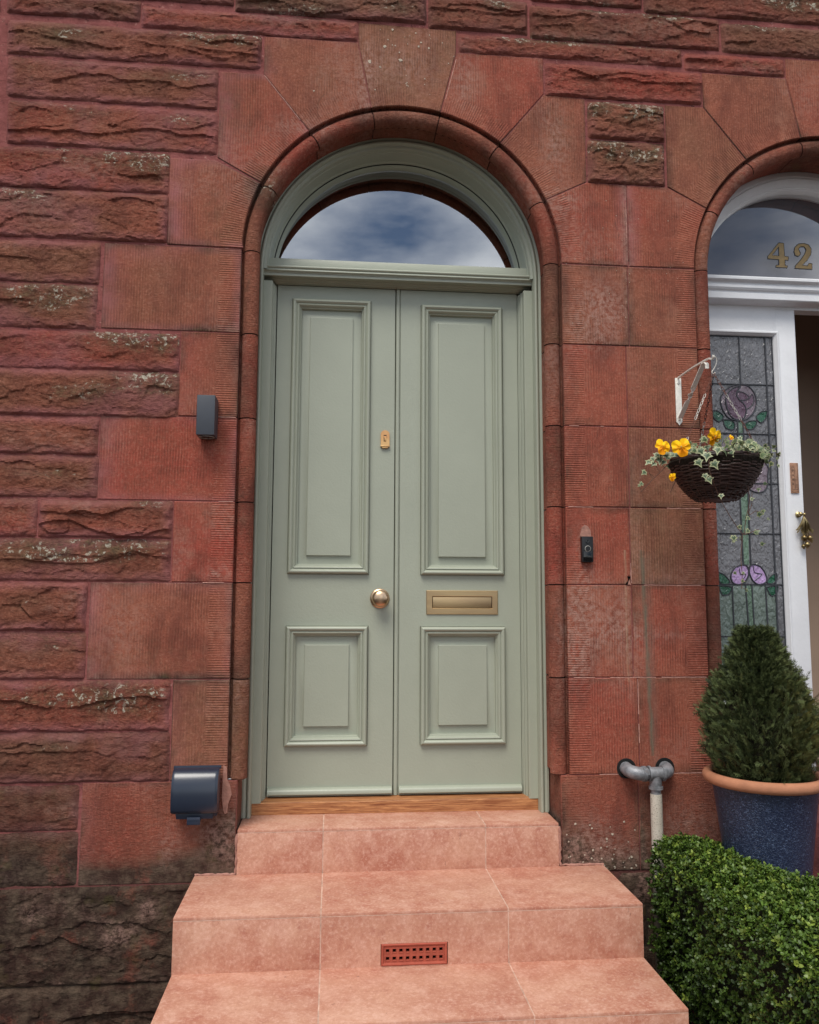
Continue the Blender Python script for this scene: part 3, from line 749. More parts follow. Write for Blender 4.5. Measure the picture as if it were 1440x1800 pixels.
# plain lower jambs
for cx, hb in ((0, 0.603), (XC2, 0.577)):
    for sgn in (-1, 1):
        xs_ = sorted((cx+sgn*(hb-0.002), cx+sgn*(hb+0.05)))
        bb = MB()
        nz_ = 18; ny_ = 6
        vs = []; A_ = []; B_ = []
        for a in range(nz_+1):
            z = -0.62+(Js[6]+0.62-0.002)*a/nz_
            for b in range(ny_+1):
                y = 0.0+0.20*b/ny_
                xx = cx+sgn*(hb-0.003+0.003*float(fbm(np.array(y*20.), np.array(z*14.), 5+cx+sgn, 3)))
                if b == 0: xx = cx+sgn*(hb+0.004)
                vs.append((xx, y+(0.0 if b else 0.0015), z)); A_.append((0.3, 0.1, 0.5 if z < 0 else 0.15)); B_.append((0, 0.85 if z < 0.0 else 0.3, 0.8))
        fs = [(a*(ny_+1)+b, a*(ny_+1)+b+1, (a+1)*(ny_+1)+b+1, (a+1)*(ny_+1)+b) for a in range(nz_) for b in range(ny_)]
        wall.add(vs, fs, M_STONE, A_, B_)
# broken joint: dark patch paints its shaded depth, with a wedge of pale mortar
fl_ = lambda P, m, y: wall.add([(x, y, z) for x, z in P], [tuple(range(len(P)))], m)
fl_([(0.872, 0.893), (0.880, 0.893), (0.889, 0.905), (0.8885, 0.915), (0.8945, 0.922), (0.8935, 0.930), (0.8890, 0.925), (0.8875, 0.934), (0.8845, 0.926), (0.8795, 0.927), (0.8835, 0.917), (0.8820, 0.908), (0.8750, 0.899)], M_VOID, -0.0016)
fl_([(0.8815, 0.894), (0.8945, 0.894), (0.8895, 0.912), (0.8870, 0.912)], M_SCAR, -0.0020)
# bits of pale pointing still standing in the fine joints
pr_ = random.Random(31)
def pointing(x0, z0, x1, z1, r=0.0014):
    n = max(3, int(math.hypot(x1-x0, z1-z0)/0.012)); k = 0
    while k < n:
        m = pr_.randint(2, 7); e = min(n, k+m)
        if pr_.random() < 0.72 and e-k >= 1:
            P = [(x0+(x1-x0)*q/n+pr_.uniform(-.0006, .0006), 0.0006, z0+(z1-z0)*q/n+pr_.uniform(-.0006, .0006)) for q in range(k, e+1)]
            wall.tube(P, [r*pr_.uniform(0.7, 1.2) for _ in P], M_POINT, 5)
        k = e
for l_ in ((-0.570, 2.927, -0.50, 2.84), (-0.50, 2.84, -0.40, 2.715), (0.913, 0.24, 0.913, 0.53), (0.897, 0.90, 0.897, 1.03), (0.66, 0.5366, 1.19, 0.5366), (0.645, 0.1743, 0.85, 0.1743), (1.03, 0.1743, 1.19, 0.1743), (0.9, 0.8926, 1.18, 0.8926), (-0.75, 0.8926, -0.645, 0.8926),
           (-0.70, 1.1973, -0.645, 1.1973), (-0.72, 1.522, -0.645, 1.522), (0.915, 2.25, 0.915, 2.50), (0.21, 3.05, 0.165, 2.87), (1.0, 1.1973, 1.19, 1.1973), (0.65, 1.1973, 0.75, 1.1973), (0.66, 1.522, 0.80, 1.522)):
    pointing(*l_)
def flake(x, z, r, y=-0.0022, m=None):
    n = 9; P = [(x+r*pr_.uniform(0.45, 1.15)*math.cos(6.283*k/n), y, z+r*pr_.uniform(0.45, 1.1)*math.sin(6.283*k/n)) for k in range(n)]
    wall.add(P, [tuple(range(n))], m or M_FLAKE)
for (x, z), r in ((
    ((-0.0872, 3.0828), 0.009),
    ((-0.1471, 3.0138), 0.009),
    ((-0.0214, 3.0276), 0.009),
    ((-0.0550, 3.1604), 0.006),
    ((-0.1051, 2.9919), 0.005),
    ((0.0533, 3.0929), 0.006),
    ((0.0627, 3.1112), 0.005),
    ((0.0957, 3.0884), 0.006),
    ((-0.3706, 2.8705), 0.005),
    ((-1.4763, 2.1389), 0.008),
)):
    flake(x, z, r)
for _ in range(46): flake(pr_.uniform(0.62, 0.90), -0.17+0.17*pr_.random()**2, pr_.uniform(0.0025, 0.006), -0.0026)
for _ in range(26): flake(pr_.uniform(-0.18, 0.2), pr_.uniform(2.86, 3.16), pr_.uniform(0.0015, 0.004))
for _ in range(30): flake(pr_.uniform(0.65, 1.17), pr_.uniform(1.9, 2.5), pr_.uniform(0.0012, 0.0026))
wall_o = wall.build('stone_wall', house, smooth=40)

# roll moulding round each opening, in short stones with fine joints
def sweep_arch(mb, cx, prof, mat, s0, s1, zb, zc=CZ, n=None, a=(0, 0, 0), b=(0, 0, 0), cap=False):
    """prof = (r, y) points; path parameter s: -1..0 left leg (bottom to springing), 0..1 arch, 1..2 right leg"""
    ts = []
    def rng(lo, hi, k): return [lo+(hi-lo)*q/k for q in range(k+1)]
    if s0 < 0: ts += rng(s0, min(0, s1), max(1, int((min(0, s1)-s0)*8)+1))
    if s1 > 0 and s0 < 1:
        lo, hi = max(0, s0), min(1, s1); q = rng(lo, hi, max(2, int((hi-lo)*72)))
        ts += q if not ts else q[1:]
    if s1 > 1:
        q = rng(max(1, s0), s1, max(1, int((s1-max(1, s0))*8)+1)); ts += q if not ts else q[1:]
    vs = []; m = len(prof)
    for t in ts:
        for r, y in prof:
            if t < 0: vs.append((cx-r, y, zc+t*(zc-zb)))
            elif t > 1: vs.append((cx+r, y, zc-(t-1)*(zc-zb)))
            else: vs.append((cx-r*math.cos(math.pi*t), y, zc+r*math.sin(math.pi*t)))
    fs = [(i*m+k, i*m+k+1, (i+1)*m+k+1, (i+1)*m+k) for i in range(len(ts)-1) for k in range(m-1)]
    if cap: fs += [tuple(range(m)), tuple(range((len(ts)-1)*m, len(ts)*m))[::-1]]
    V = np.array(vs)
    if callable(a): a = a(V[:, 0], V[:, 2])
    if callable(b): b = b(V[:, 0], V[:, 2])
    mb.add(vs, fs, mat, a, b)
    return ts
def roll_profile(R, d=0.0):
    c = (R-0.036, 0.0335); rr_ = 0.0315-d
    P = [(R+0.0025, 0.0030), (R+0.0015, 0.026), (R-0.0050, 0.031+d)]
    for k in range(13):
        an = rad(-8-(236)*k/12+0)      # from outer shoulder, over the front, to the inner side
        P.append((c[0]+rr_*math.cos(an), c[1]+rr_*math.sin(an)))
    P += [(R-0.0420, 0.0610), (R-0.0380, 0.0660), (R-0.0420, 0.0720), (R-0.0465, 0.0735), (R-0.0480, 0.0760), (R-0.048+d, 0.215)]
    return P
ANG = {0: [154, 127.2, 102.4, 76.9, 52.1, 25], 1: [154.4, 127.2, 101.9, 78.1, 52.8, 25.6]}
for q, (cx, R) in enumerate(((0, RG), (XC2, R2))):
    mb = MB()
    L = CZ-Js[6]
    cuts = [-1]+[(z-CZ)/L for z in Js[::-1][1:-1]]+[0.0]+[(180-a_)/180 for a_ in ANG[q]]+[1.0]+[1+(CZ-z)/L for z in Js[1:-1]]+[2]
    tones = [0.75, 0.4, 0.0, 0.0, 0.25, 0.3, 0.4, 0.2, 0.3, 0.6, 0.3, 0.4, 0.3, 0.5, 0.3, 0.2, 0.1, 0.3, 0.2]
    for i in range(len(cuts)-1):
        s0, s1 = cuts[i], cuts[i+1]
        g = 0.0026
        e0 = g/L if s0 < 0 or s0 >= 1 else g/(math.pi*R); e1 = g/L if s1 <= 0 or s1 > 1 else g/(math.pi*R)
        tt = tones[i % len(tones)]
        fa = lambda X, Z, tt=tt, i=i: np.stack([np.clip(tt+0.8*(fbm(X*4, Z*4, 7*i, 3)-0.5), 0, 1), np.clip(blob(GRIME, X, Z)+0.25*sst(0.45, 0.7, fbm(X*4, Z*3, 77+i, 3)), 0, 1), np.clip(blob(PALE, X, Z)+0.5*sst(0.5, 0.7, fbm(X*6, Z*4, 99+i, 3)), 0, 1)], 1)
        fb = lambda X, Z, i=i: np.stack([X*0, 0.30*sst(0.45, 0.7, fbm(X*5, Z*5, 55+i, 3))+blob(DIRT, X, Z)*0.5+0.25*np.exp(-((Z-2.79)/0.05)**2), X*0+0.6], 1)
        sweep_arch(mb, cx, roll_profile(R), M_STONE, s0+e0, s1-e1, Js[6], a=fa, b=fb)
    sweep_arch(mb, cx, roll_profile(R, 0.0045), M_JOINT, -1, 2, Js[6])
    mb.build('roll_moulding', house, smooth=50)

# ------------------------------------------------------------------ green doorway
DX = -0.003
fr = MB()
CAS = [(0.5990, 0.215), (0.5985, 0.150), (0.592, 0.1480), (0.5835, 0.1500), (0.5815, 0.1560), (0.5795, 0.1500), (0.5760, 0.1465), (0.5720, 0.1460), (0.5680, 0.1480), (0.5655, 0.1540), (0.5650, 0.190)]
PJ = CAS+[(0.5330, 0.190), (0.5300, 0.193), (0.5295, 0.218), (0.5270, 0.2195), (0.5260, 0.2245), (0.5240, 0.226), (0.5230, 0.240), (0.5200, 0.2415), (0.5195, 0.252), (0.5175, 0.253), (0.5170, 0.30)]
CAA = CAS[:-1]+[(0.5645, 0.166)]
PA = [(0.5645, 0.166), (0.5560, 0.168), (0.5530, 0.171), (0.5520, 0.178), (0.5515, 0.190), (0.5490, 0.1915), (0.5475, 0.195), (0.5475, 0.198), (0.5490, 0.201), (0.5480, 0.204), (0.5465, 0.230), (0.5440, 0.250), (0.5410, 0.252), (0.5390, 0.2560), (0.5385, 0.32)]
sweep_arch(fr, DX, CAS, M_SAGE, -1, 0, 0.001); sweep_arch(fr, DX, CAS, M_SAGE, 1, 2, 0.001); sweep_arch(fr, DX, CAA, M_SAGE, 0, 1, 0.001)
sweep_arch(fr, DX, [p for p in PJ if p[0] < 0.5652], M_SAGE, -1, -0.02, 0.045)
sweep_arch(fr, DX, [p for p in PJ if p[0] < 0.5652], M_SAGE, 1.02, 2, 0.045)
sweep_arch(fr, DX, PA, M_SAGE, 0, 1, 0.045)
sweep_arch(fr, DX, [(0.5392, 0.2640), (0.5352, 0.2640), (0.5352, 0.270)], M_GASKET, 0, 1, 0.045)
sweep_arch(fr, DX, [(0.5362, 0.2665), (0.5335, 0.2660), (0.5310, 0.2700), (0.5265, 0.2880), (0.5240, 0.2960), (0.5240, 0.30)], M_SAGE, 0, 1, 0.045)
# pale sealant line against the stone
sweep_arch(fr, DX, [(0.6003, 0.160), (0.5988, 0.1490), (0.5972, 0.152)], simple('sealant', srgb(196, 182, 160), 0.7), -1, 2, 0.01)
frame = fr.build('door_frame', house)
# transom: moulded rail, swept along x
def bar_x(mb, x0, x1, prof, mat, a=(0, 0, 0)):
    n = len(prof); vs = [(x0, y, z) for y, z in prof]+[(x1, y, z) for y, z in prof]
    fs = [(i, (i+1) % n, n+(i+1) % n, n+i) for i in range(n)]+[tuple(range(n))[::-1], tuple(range(n, 2*n))]
    mb.add(vs, fs, mat, a)
tr = MB()
bar_x(tr, DX-0.5648, DX+0.5648, [(0.300, 2.275), (0.278, 2.271), (0.210, 2.252), (0.1985, 2.249), (0.1965, 2.245), (0.1965, 2.2155), (0.205, 2.2145), (0.205, 2.2115), (0.178, 2.2100),
    (0.1745, 2.2080), (0.1735, 2.2045), (0.1745, 2.2010), (0.1775, 2.1985), (0.1800, 2.1975), (0.1800, 2.1950), (0.1775, 2.1930), (0.1765, 2.1900), (0.1780, 2.1870), (0.1825, 2.1855), (0.1850, 2.1845), (0.1855, 2.1820), (0.1890, 2.1815),
    (0.1890, 2.1710), (0.1905, 2.1695), (0.220, 2.1695), (0.2215, 2.1665), (0.2270, 2.1655), (0.2285, 2.1635), (0.240, 2.1625), (0.2415, 2.1605), (0.252, 2.1600), (0.253, 2.1585), (0.300, 2.1585)], M_SAGE)
tr.build('transom', frame)
gl = MB()
gp = [(DX+0.5388*math.cos(math.pi*k/64), 0.294, CZ+0.5385*math.sin(math.pi*k/64)) for k in range(65)]+[(DX-0.5388, 0.294, 2.19)]
gl.add([(x, y, max(z, 2.262)) for x, y, z in gp], [tuple(range(len(gp)))], M_PANE)
gl.build('fanlight', frame)
sl = MB()
bar_x(sl, DX-0.5662, DX+0.5662, [(0.1930, 0.0003), (0.1920, 0.044), (0.1935, 0.0465), (0.256, 0.0500), (0.31, 0.0515), (0.31, 0.0003)], M_OAK)
sl.build('threshold', frame)

LY = 0.2620  # door panel and fitting positions below were scaled about the camera to this depth
def rect_sweep(mb, x0, x1, z0, z1, prof, y, mat, fill=True):
    """prof: (inset, dy) list, mitred round the rectangle"""
    vs = []
    for o, d in prof: vs += [(x0+o, y+d, z0+o), (x1-o, y+d, z0+o), (x1-o, y+d, z1-o), (x0+o, y+d, z1-o)]
    fs = []
    for i in range(len(prof)-1):
        for k in range(4):
            k2 = (k+1) % 4; fs.append((i*4+k, i*4+k2, (i+1)*4+k2, (i+1)*4+k))
    if fill: m = (len(prof)-1)*4; fs.append((m, m+1, m+2, m+3))
    mb.add(vs, fs, mat)
BOL = [(0.0003, 0.0240), (0.0003, -0.0080), (0.0012, -0.0142), (0.0040, -0.0189), (0.0080, -0.0216), (0.0120, -0.0216), (0.0160, -0.0189), (0.0190, -0.0142), (0.0205, -0.0115), (0.0220, -0.0115), (0.0230, -0.0142), (0.0250, -0.0155), (0.0285, -0.0142), (0.0320, -0.0095), (0.0345, -0.0034), (0.0352, 0.0000), (0.0375, 0.0007), (0.0390, 0.0027), (0.0400, 0.0075), (0.0402, 0.0163), (0.0470, 0.0169), (0.0750, 0.0094), (0.0762, 0.0025), (0.0775, 0.0019)]
def leaf(name, x0, x1, panels):
    mb = MB(); z0, z1 = 0.0524, 2.1560
    y0, y1 = LY, LY+0.045; g = 0.002
    px0 = min(p[0] for p in panels); px1 = max(p[1] for p in panels)
    mb.box(x0, px0-0.0012, y0, y1, z0, z1, M_SAGE); mb.box(px1+0.0012, x1, y0, y1, z0, z1, M_SAGE)
    zs = sorted([(p[2], p[3]) for p in panels])
    edges = [z0]+[v for p in zs for v in (p[0]-0.0012, p[1]+0.0012)]+[z1]
    for i in range(0, len(edges), 2): mb.box(px0-0.0012, px1+0.0012, y0, y1, edges[i], edges[i+1], M_SAGE)
    mb.box(px0, px1, y0+0.026, y1-0.004, z0+0.05, z1-0.05, M_SAGE)
    return mb
lp = leaf('door', -0.5165, -0.0175, [(-0.4532, -0.1206, 0.9357, 2.0978), (-0.4532, -0.1216, 0.2472, 0.7238)])
lp.box(-0.0185, -0.016, LY+0.006, LY+0.04, 0.0524, 2.156, M_SAGE)
left = lp.build('door', house)
rp = leaf('door', 0.0070, 0.5130, [(0.0943, 0.4451, 0.9347, 2.0908), (0.0948, 0.4477, 0.2477, 0.7218)])
# meeting bead on the right leaf
nb = 8; prof = [(-0.0135, LY+0.012), (-0.0130, LY+0.001)]+[(-0.0045-0.0078*math.cos(math.pi*k/nb), LY-0.0005-0.0050*math.sin(math.pi*k/nb)) for k in range(nb+1)]+[(0.0042, LY+0.004), (0.0065, LY+0.004), (0.0065, LY+0.03), (-0.0135, LY+0.03)]
vs = [(x, y, 0.0524) for x, y in prof]+[(x, y, 2.156) for x, y in prof]; n = len(prof)
rp.add(vs, [(i, (i+1) % n, n+(i+1) % n, n+i) for i in range(n)]+[tuple(range(n)), tuple(range(n, 2*n))[::-1]], M_SAGE)
right = rp.build('door', house)
left['label'] = 'left leaf with brass knob and small lock'; right['label'] = 'right leaf with brass letter plate'
for pr, ps in ((left, [(-0.4532, -0.1206, 0.9357, 2.0978), (-0.4532, -0.1216, 0.2472, 0.7238)]), (right, [(0.0943, 0.4451, 0.9347, 2.0908), (0.0948, 0.4477, 0.2477, 0.7218)])):
    for p in ps:
        mb = MB(); rect_sweep(mb, p[0], p[1], p[2], p[3], BOL, LY, M_SAGE); mb.build('door_panel', pr, smooth=24)
for pr, x0, x1 in ((left, -0.5130, -0.0205), (right, 0.0085, 0.5095)):
    mb = MB()
    prof = [(LY+0.002, 0.0865), (LY-0.006, 0.0860), (LY-0.014, 0.0835), (LY-0.0195, 0.079), (LY-0.022, 0.073), (LY-0.022, 0.0635), (LY-0.019, 0.0610), (LY-0.004, 0.0610), (LY+0.002, 0.0625)]
    bar_x(mb, x0, x1, prof, M_SAGE); mb.build('weather_bar', pr, smooth=50)
# knob
mb = MB(); kc = (-0.0733, LY, 0.8365)
mb.lathe([(0.0405, -0.002), (0.0405, 0.003), (0.038, 0.0055), (0.034, 0.0062), (0.032, 0.0085), (0.016, 0.010), (0.0125, 0.014), (0.0125, 0.026), (0.017, 0.029), (0.026, 0.032), (0.0325, 0.038), (0.0348, 0.045), (0.0345, 0.051), (0.031, 0.0575), (0.024, 0.0625), (0.014, 0.0655), (0.006, 0.0665), (0.0001, 0.0667)], kc, M_KNOB, 40, 'y')
mb.build('knob', left, smooth=50)
# night latch
mb = MB(); lx, lz = -0.0567, 1.5049
pts = [(-0.0185, -0.031), (0.0185, -0.031), (0.0185, 0.017)]+[(0.0185*math.cos(math.pi*k/12), 0.017+0.0185*math.sin(math.pi*k/12)) for k in range(1, 12)]+[(-0.0185, 0.017)]
bm = bmesh.new(); f = bm.faces.new([bm.verts.new((lx+x, LY-0.0005, lz+z)) for x, z in pts])
r_ = bmesh.ops.extrude_face_region(bm, geom=[f]); bmesh.ops.translate(bm, vec=(0, -0.008, 0), verts=[v for v in r_['geom'] if isinstance(v, bmesh.types.BMVert)])
bmesh.ops.recalc_face_normals(bm, faces=bm.faces); bmesh.ops.bevel(bm, geom=list(bm.edges), offset=0.0016, segments=2, affect='EDGES')
mb.bm(bm, M_BBRASS)
mb.box(lx-0.0195, lx+0.0195, LY-0.012, LY, lz-0.0365, lz-0.0300, M_BBRASS, 0.0015)
mb.box(lx-0.0135, lx+0.012, LY-0.010, LY, lz-0.042, lz-0.0365, M_BBRASS, 0.001)
mb.lathe([(0.0085, 0.008), (0.0085, 0.0105), (0.0001, 0.0108)], (lx+0.001, LY, lz+0.010), M_BBRASS, 20, 'y')
mb.box(lx-0.0065, lx+0.0055, LY-0.0125, LY-0.010, lz+0.0105, lz+0.0140, M_BLACK)
mb.box(lx-0.0040, lx+0.0045, LY-0.0135, LY-0.008, lz-0.0125, lz+0.0085, M_BBRASS, 0.0015)
mb.box(lx-0.0062, lx-0.0038, LY-0.0090, LY-0.007, lz-0.0135, lz+0.0065, M_BLACK)
mb.build('lock', left, smooth=40)
# letter plate
mb = MB(); X0, X1, Z0, Z1 = 0.1190, 0.4185, 0.7726, 0.8708
rect_sweep(mb, X0, X1, Z0, Z1, [(0.0, 0.001), (0.0, -0.0045), (0.0022, -0.0065), (0.0235, -0.0065), (0.0250, -0.0050), (0.0252, -0.0020)], LY, M_ABRASS, False)
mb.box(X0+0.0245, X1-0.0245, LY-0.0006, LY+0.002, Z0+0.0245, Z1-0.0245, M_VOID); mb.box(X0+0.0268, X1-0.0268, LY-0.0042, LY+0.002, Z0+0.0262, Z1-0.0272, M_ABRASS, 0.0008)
mb.build('letter_plate', right, smooth=20)

# hall behind the green doors (dark) and behind the open white door
hb = MB()
hb.box(-0.62, 0.62, 0.55, 0.64, 0.0, 3.0, M_DARKHALL); hb.box(-0.66, -0.60, 0.30, 0.62, 0, 3.0, M_DARKHALL); hb.box(0.60, 0.66, 0.30, 0.62, 0, 3.0, M_DARKHALL); hb.box(-0.66, 0.66, 0.30, 0.62, 2.98, 3.02, M_DARKHALL)
hb.box(-0.66, 0.66, 0.312, 0.62, 2.1615, 2.1660, M_DARKHALL); hb.box(-0.66, 0.66, 0.20, 0.62, -0.05, -0.002, M_DARKHALL)
hb.box(1.05, 1.10, 0.36, 1.2, -0.04, 3.0, M_HALL); hb.box(2.42, 2.47, 0.30, 1.2, -0.04, 3.0, M_HALL); hb.box(1.10, 2.42, 1.05, 1.10, -0.04, 3.0, M_HALL); hb.box(1.10, 2.42, 0.31, 1.05, 2.93, 3.0, M_HALL); hb.box(1.10, 2.42, 0.31, 1.05, -0.05, -0.004, M_RED)
hb.build('hallway', house, smooth=0)

# ------------------------------------------------------------------ number 42: white doorway
fw_ = MB()
P42 = [(0.5700, 0.26), (0.5690, 0.2015), (0.5600, 0.1990), (0.5450, 0.2000), (0.5410, 0.2045), (0.5380, 0.2045), (0.5350, 0.2010), (0.5180, 0.2080), (0.5060, 0.2180), (0.5030, 0.2185), (0.5010, 0.2250), (0.4960, 0.2290), (0.4920, 0.2400), (0.4920, 0.30)]
sweep_arch(fw_, XC2, P42, M_WHITE, 0, 1, 0.0)
PJ2 = [(0.5700, 0.26), (0.5690, 0.2015), (0.5600, 0.1990), (0.5450, 0.2000), (0.5400, 0.2050), (0.5250, 0.2080), (0.5200, 0.2200), (0.5200, 0.30)]
sweep_arch(fw_, XC2, PJ2, M_WHITE, -1, 0, -0.015); sweep_arch(fw_, XC2, PJ2, M_WHITE, 1, 2, -0.015)
bar_x(fw_, XC2-0.569, XC2+0.569, [(0.30, 2.262), (0.262, 2.258), (0.215, 2.250), (0.165, 2.243), (0.162, 2.238), (0.162, 2.228), (0.168, 2.222), (0.178, 2.219), (0.180, 2.212), (0.176, 2.206), (0.176, 2.196), (0.181, 2.188), (0.190, 2.184), (0.190, 2.178), (0.186, 2.174), (0.186, 2.150), (0.190, 2.146), (0.245, 2.140), (0.245, 2.128), (0.30, 2.128)], M_WHITE)
frame2 = fw_.build('door_frame', house)
frame2['label'] = 'white painted arched frame and moulded transom'
gl = MB()
gl.add([(XC2+0.4925*math.cos(math.pi*k/64), 0.262, max(2.255, CZ+0.4925*math.sin(math.pi*k/64))) for k in range(65)], [tuple(range(65))], M_PANE2)
gl.add([(XC2+0.4925*math.cos(math.pi*k/64), 0.300, max(2.255, CZ+0.4925*math.sin(math.pi*k/64))) for k in range(65)], [tuple(range(65))], simple('grey_blue_back_of_fanlight', srgb(104, 104, 112), 0.6, 0, 0.3, 0.05, 4))
gl.build('fanlight', frame2)

def flat_shape(mb, pts, y0, y1, mat, holes=()):
    loops = [[Vector((x, 0, z)) for x, _, z in pts]]+[[Vector((x, 0, z)) for x, _, z in h] for h in holes]
    fl = [v for l in loops for v in l]; tris = tessellate_polygon(loops); n = len(fl)
    vs = [(v.x, y0, v.z) for v in fl]+[(v.x, y1, v.z) for v in fl]
    fs = [tuple(t) for t in tris]+[tuple(i+n for i in t) for t in tris]
    o = 0
    for l in loops:
        for i in range(len(l)): j = (i+1) % len(l); fs.append((o+i, o+j, n+o+j, n+o+i))
        o += len(l)
    mb.add(vs, fs, mat)
def ribbon(mb, pts, wd, y, mat, seg=6):
    mb.tube([(x, y, z) for x, _, z in pts], wd, mat, seg)
def smooth_line(P, k=4, closed=False):
    P = [Vector(p) for p in P]; out = []; n = len(P)
    for i in range(n if closed else n-1):
        p0 = P[(i-1) % n] if closed or i > 0 else P[i]; p1 = P[i]; p2 = P[(i+1) % n]; p3 = P[(i+2) % n] if closed or i+2 < n else P[(i+1) % n]
        for q in range(k):
            t = q/k
            out.append(0.5*((2*p1)+(-p0+p2)*t+(2*p0-5*p1+4*p2-p3)*t*t+(-p0+3*p1-3*p2+p3)*t**3))
    if not closed: out.append(P[-1])
    return out
# house number, gilded with a dark outline
four = [(1.7233, 0.2600, 2.4480), (1.7477, 0.2600, 2.4466), (1.7489, 0.2600, 2.3857), (1.7672, 0.2600, 2.3834), (1.7648, 0.2600, 2.3661), (1.7495, 0.2600, 2.3675), (1.7494, 0.2600, 2.3426), (1.7605, 0.2600, 2.3411), (1.7585, 0.2600, 2.3309), (1.7050, 0.2600, 2.3311), (1.7065, 0.2600, 2.3413), (1.7198, 0.2600, 2.3424), (1.7205, 0.2600, 2.3677), (1.6676, 0.2600, 2.3699), (1.6692, 0.2600, 2.3821)]
hole = [(1.7223, 0.2600, 2.4276), (1.7218, 0.2600, 2.3860), (1.6898, 0.2600, 2.3866)]
two = [(1.8139, 0.2600, 2.3871), (1.7998, 0.2600, 2.3915), (1.7945, 0.2600, 2.4080), (1.8002, 0.2600, 2.4312), (1.8180, 0.2600, 2.4468), (1.8439, 0.2600, 2.4510), (1.8667, 0.2600, 2.4444), (1.8780, 0.2600, 2.4246), (1.8746, 0.2600, 2.3989), (1.8568, 0.2600, 2.3727), (1.8308, 0.2600, 2.3462), (1.8564, 0.2600, 2.3448), (1.8627, 0.2600, 2.3572), (1.8780, 0.2600, 2.3564), (1.8766, 0.2600, 2.3289), (1.7957, 0.2600, 2.3300), (1.7979, 0.2600, 2.3432), (1.8244, 0.2600, 2.3713), (1.8454, 0.2600, 2.4002), (1.8531, 0.2600, 2.4199), (1.8445, 0.2600, 2.4342), (1.8276, 0.2600, 2.4340), (1.8168, 0.2600, 2.4233), (1.8213, 0.2600, 2.4113), (1.8258, 0.2600, 2.3993)]
for nm, sh, hs in (('numeral_four', four, [hole]), ('numeral_two', two, [])):
    mb = MB(); flat_shape(mb, sh, 0.2600, 0.2612, M_GOLD, hs)
    for lp_ in [sh]+hs: ribbon(mb, [Vector(p) for p in lp_]+[Vector(lp_[0])], 0.0016, 0.2600, M_BLACK, 5)
    mb.build(nm, frame2, smooth=0)

# white door leaf with stained glass
W0, W1, WY = 1.300, 1.7725, 0.245
mb = MB()
GX0, GX1, GZ0, GZ1 = 1.352, 1.6680, 0.42, 2.003
mb.box(W0, GX0-0.014, WY, WY+0.045, -0.004, 2.128, M_WHITE); mb.box(GX1+0.0145, W1, WY, WY+0.045, -0.004, 2.128, M_WHITE, 0.003)
mb.box(GX0-0.014, GX1+0.0145, WY, WY+0.045, GZ1+0.014, 2.128, M_WHITE); mb.box(GX0-0.014, GX1+0.0145, WY, WY+0.045, -0.004, GZ0-0.014, M_WHITE)
rect_sweep(mb, GX0-0.022, GX1+0.022, GZ0-0.022, GZ1+0.022, [(0, 0.001), (0.0, -0.006), (0.004, -0.010), (0.010, -0.010), (0.013, -0.005), (0.017, -0.001), (0.020, 0.003), (0.022, 0.010)], WY, M_WHITE, False)
white = mb.build('door', house); white['label'] = 'white leaf with a leaded stained glass panel, standing beside the open half'
gy = 0.2560
mb = MB(); mb.box(GX0, GX1, gy, gy+0.006, 0.903, GZ1, G_CLEAR); mb.box(GX0, 1.6335, gy-0.0004, gy+0.006, GZ0, 0.9028, G_TINT); mb.box(1.6335, GX1, gy, gy+0.006, GZ0, 0.9028, G_CLEAR)
def pat(pts, m, k=4, dy=0.0012):
    P = smooth_line(pts, k, True); flat_shape(mb, [(p[0], 0, p[2]) for p in P], gy-dy, gy-0.0002, m)
# rose, leaves, stem and petals of the design
rose = [(1.5027, 0.2550, 1.7816), (1.4778, 0.2550, 1.7766), (1.4452, 0.2550, 1.7585), (1.4223, 0.2550, 1.7295), (1.4168, 0.2550, 1.7009), (1.4283, 0.2550, 1.6616), (1.4516, 0.2550, 1.6311), (1.4830, 0.2550, 1.6206), (1.5178, 0.2550, 1.6215), (1.5505, 0.2550, 1.6393), (1.5737, 0.2550, 1.6711), (1.5819, 0.2550, 1.7054), (1.5754, 0.2550, 1.7423), (1.5533, 0.2550, 1.7716), (1.5275, 0.2550, 1.7823)]
plum = [(1.5127, 0.2550, 1.7761), (1.4744, 0.2550, 1.7636), (1.4486, 0.2550, 1.7359), (1.4407, 0.2550, 1.7044), (1.4473, 0.2550, 1.6678), (1.4634, 0.2550, 1.6371), (1.4889, 0.2550, 1.6236), (1.5151, 0.2550, 1.6271), (1.5306, 0.2550, 1.6501), (1.5317, 0.2550, 1.6756), (1.5210, 0.2550, 1.6981), (1.5015, 0.2550, 1.7160), (1.4921, 0.2550, 1.7342), (1.4972, 0.2550, 1.7543)]
heart = [(1.4970, 0.2550, 1.7486), (1.5202, 0.2550, 1.7464), (1.5401, 0.2550, 1.7356), (1.5622, 0.2550, 1.7405), (1.5698, 0.2550, 1.7165), (1.5616, 0.2550, 1.6935), (1.5374, 0.2550, 1.6730), (1.5265, 0.2550, 1.6897), (1.5042, 0.2550, 1.7118), (1.4933, 0.2550, 1.7286)]
pat(rose, G_MAUVE); pat(plum, G_PLUM, 4, 0.0020); pat(heart, G_PLUM, 4, 0.0024)
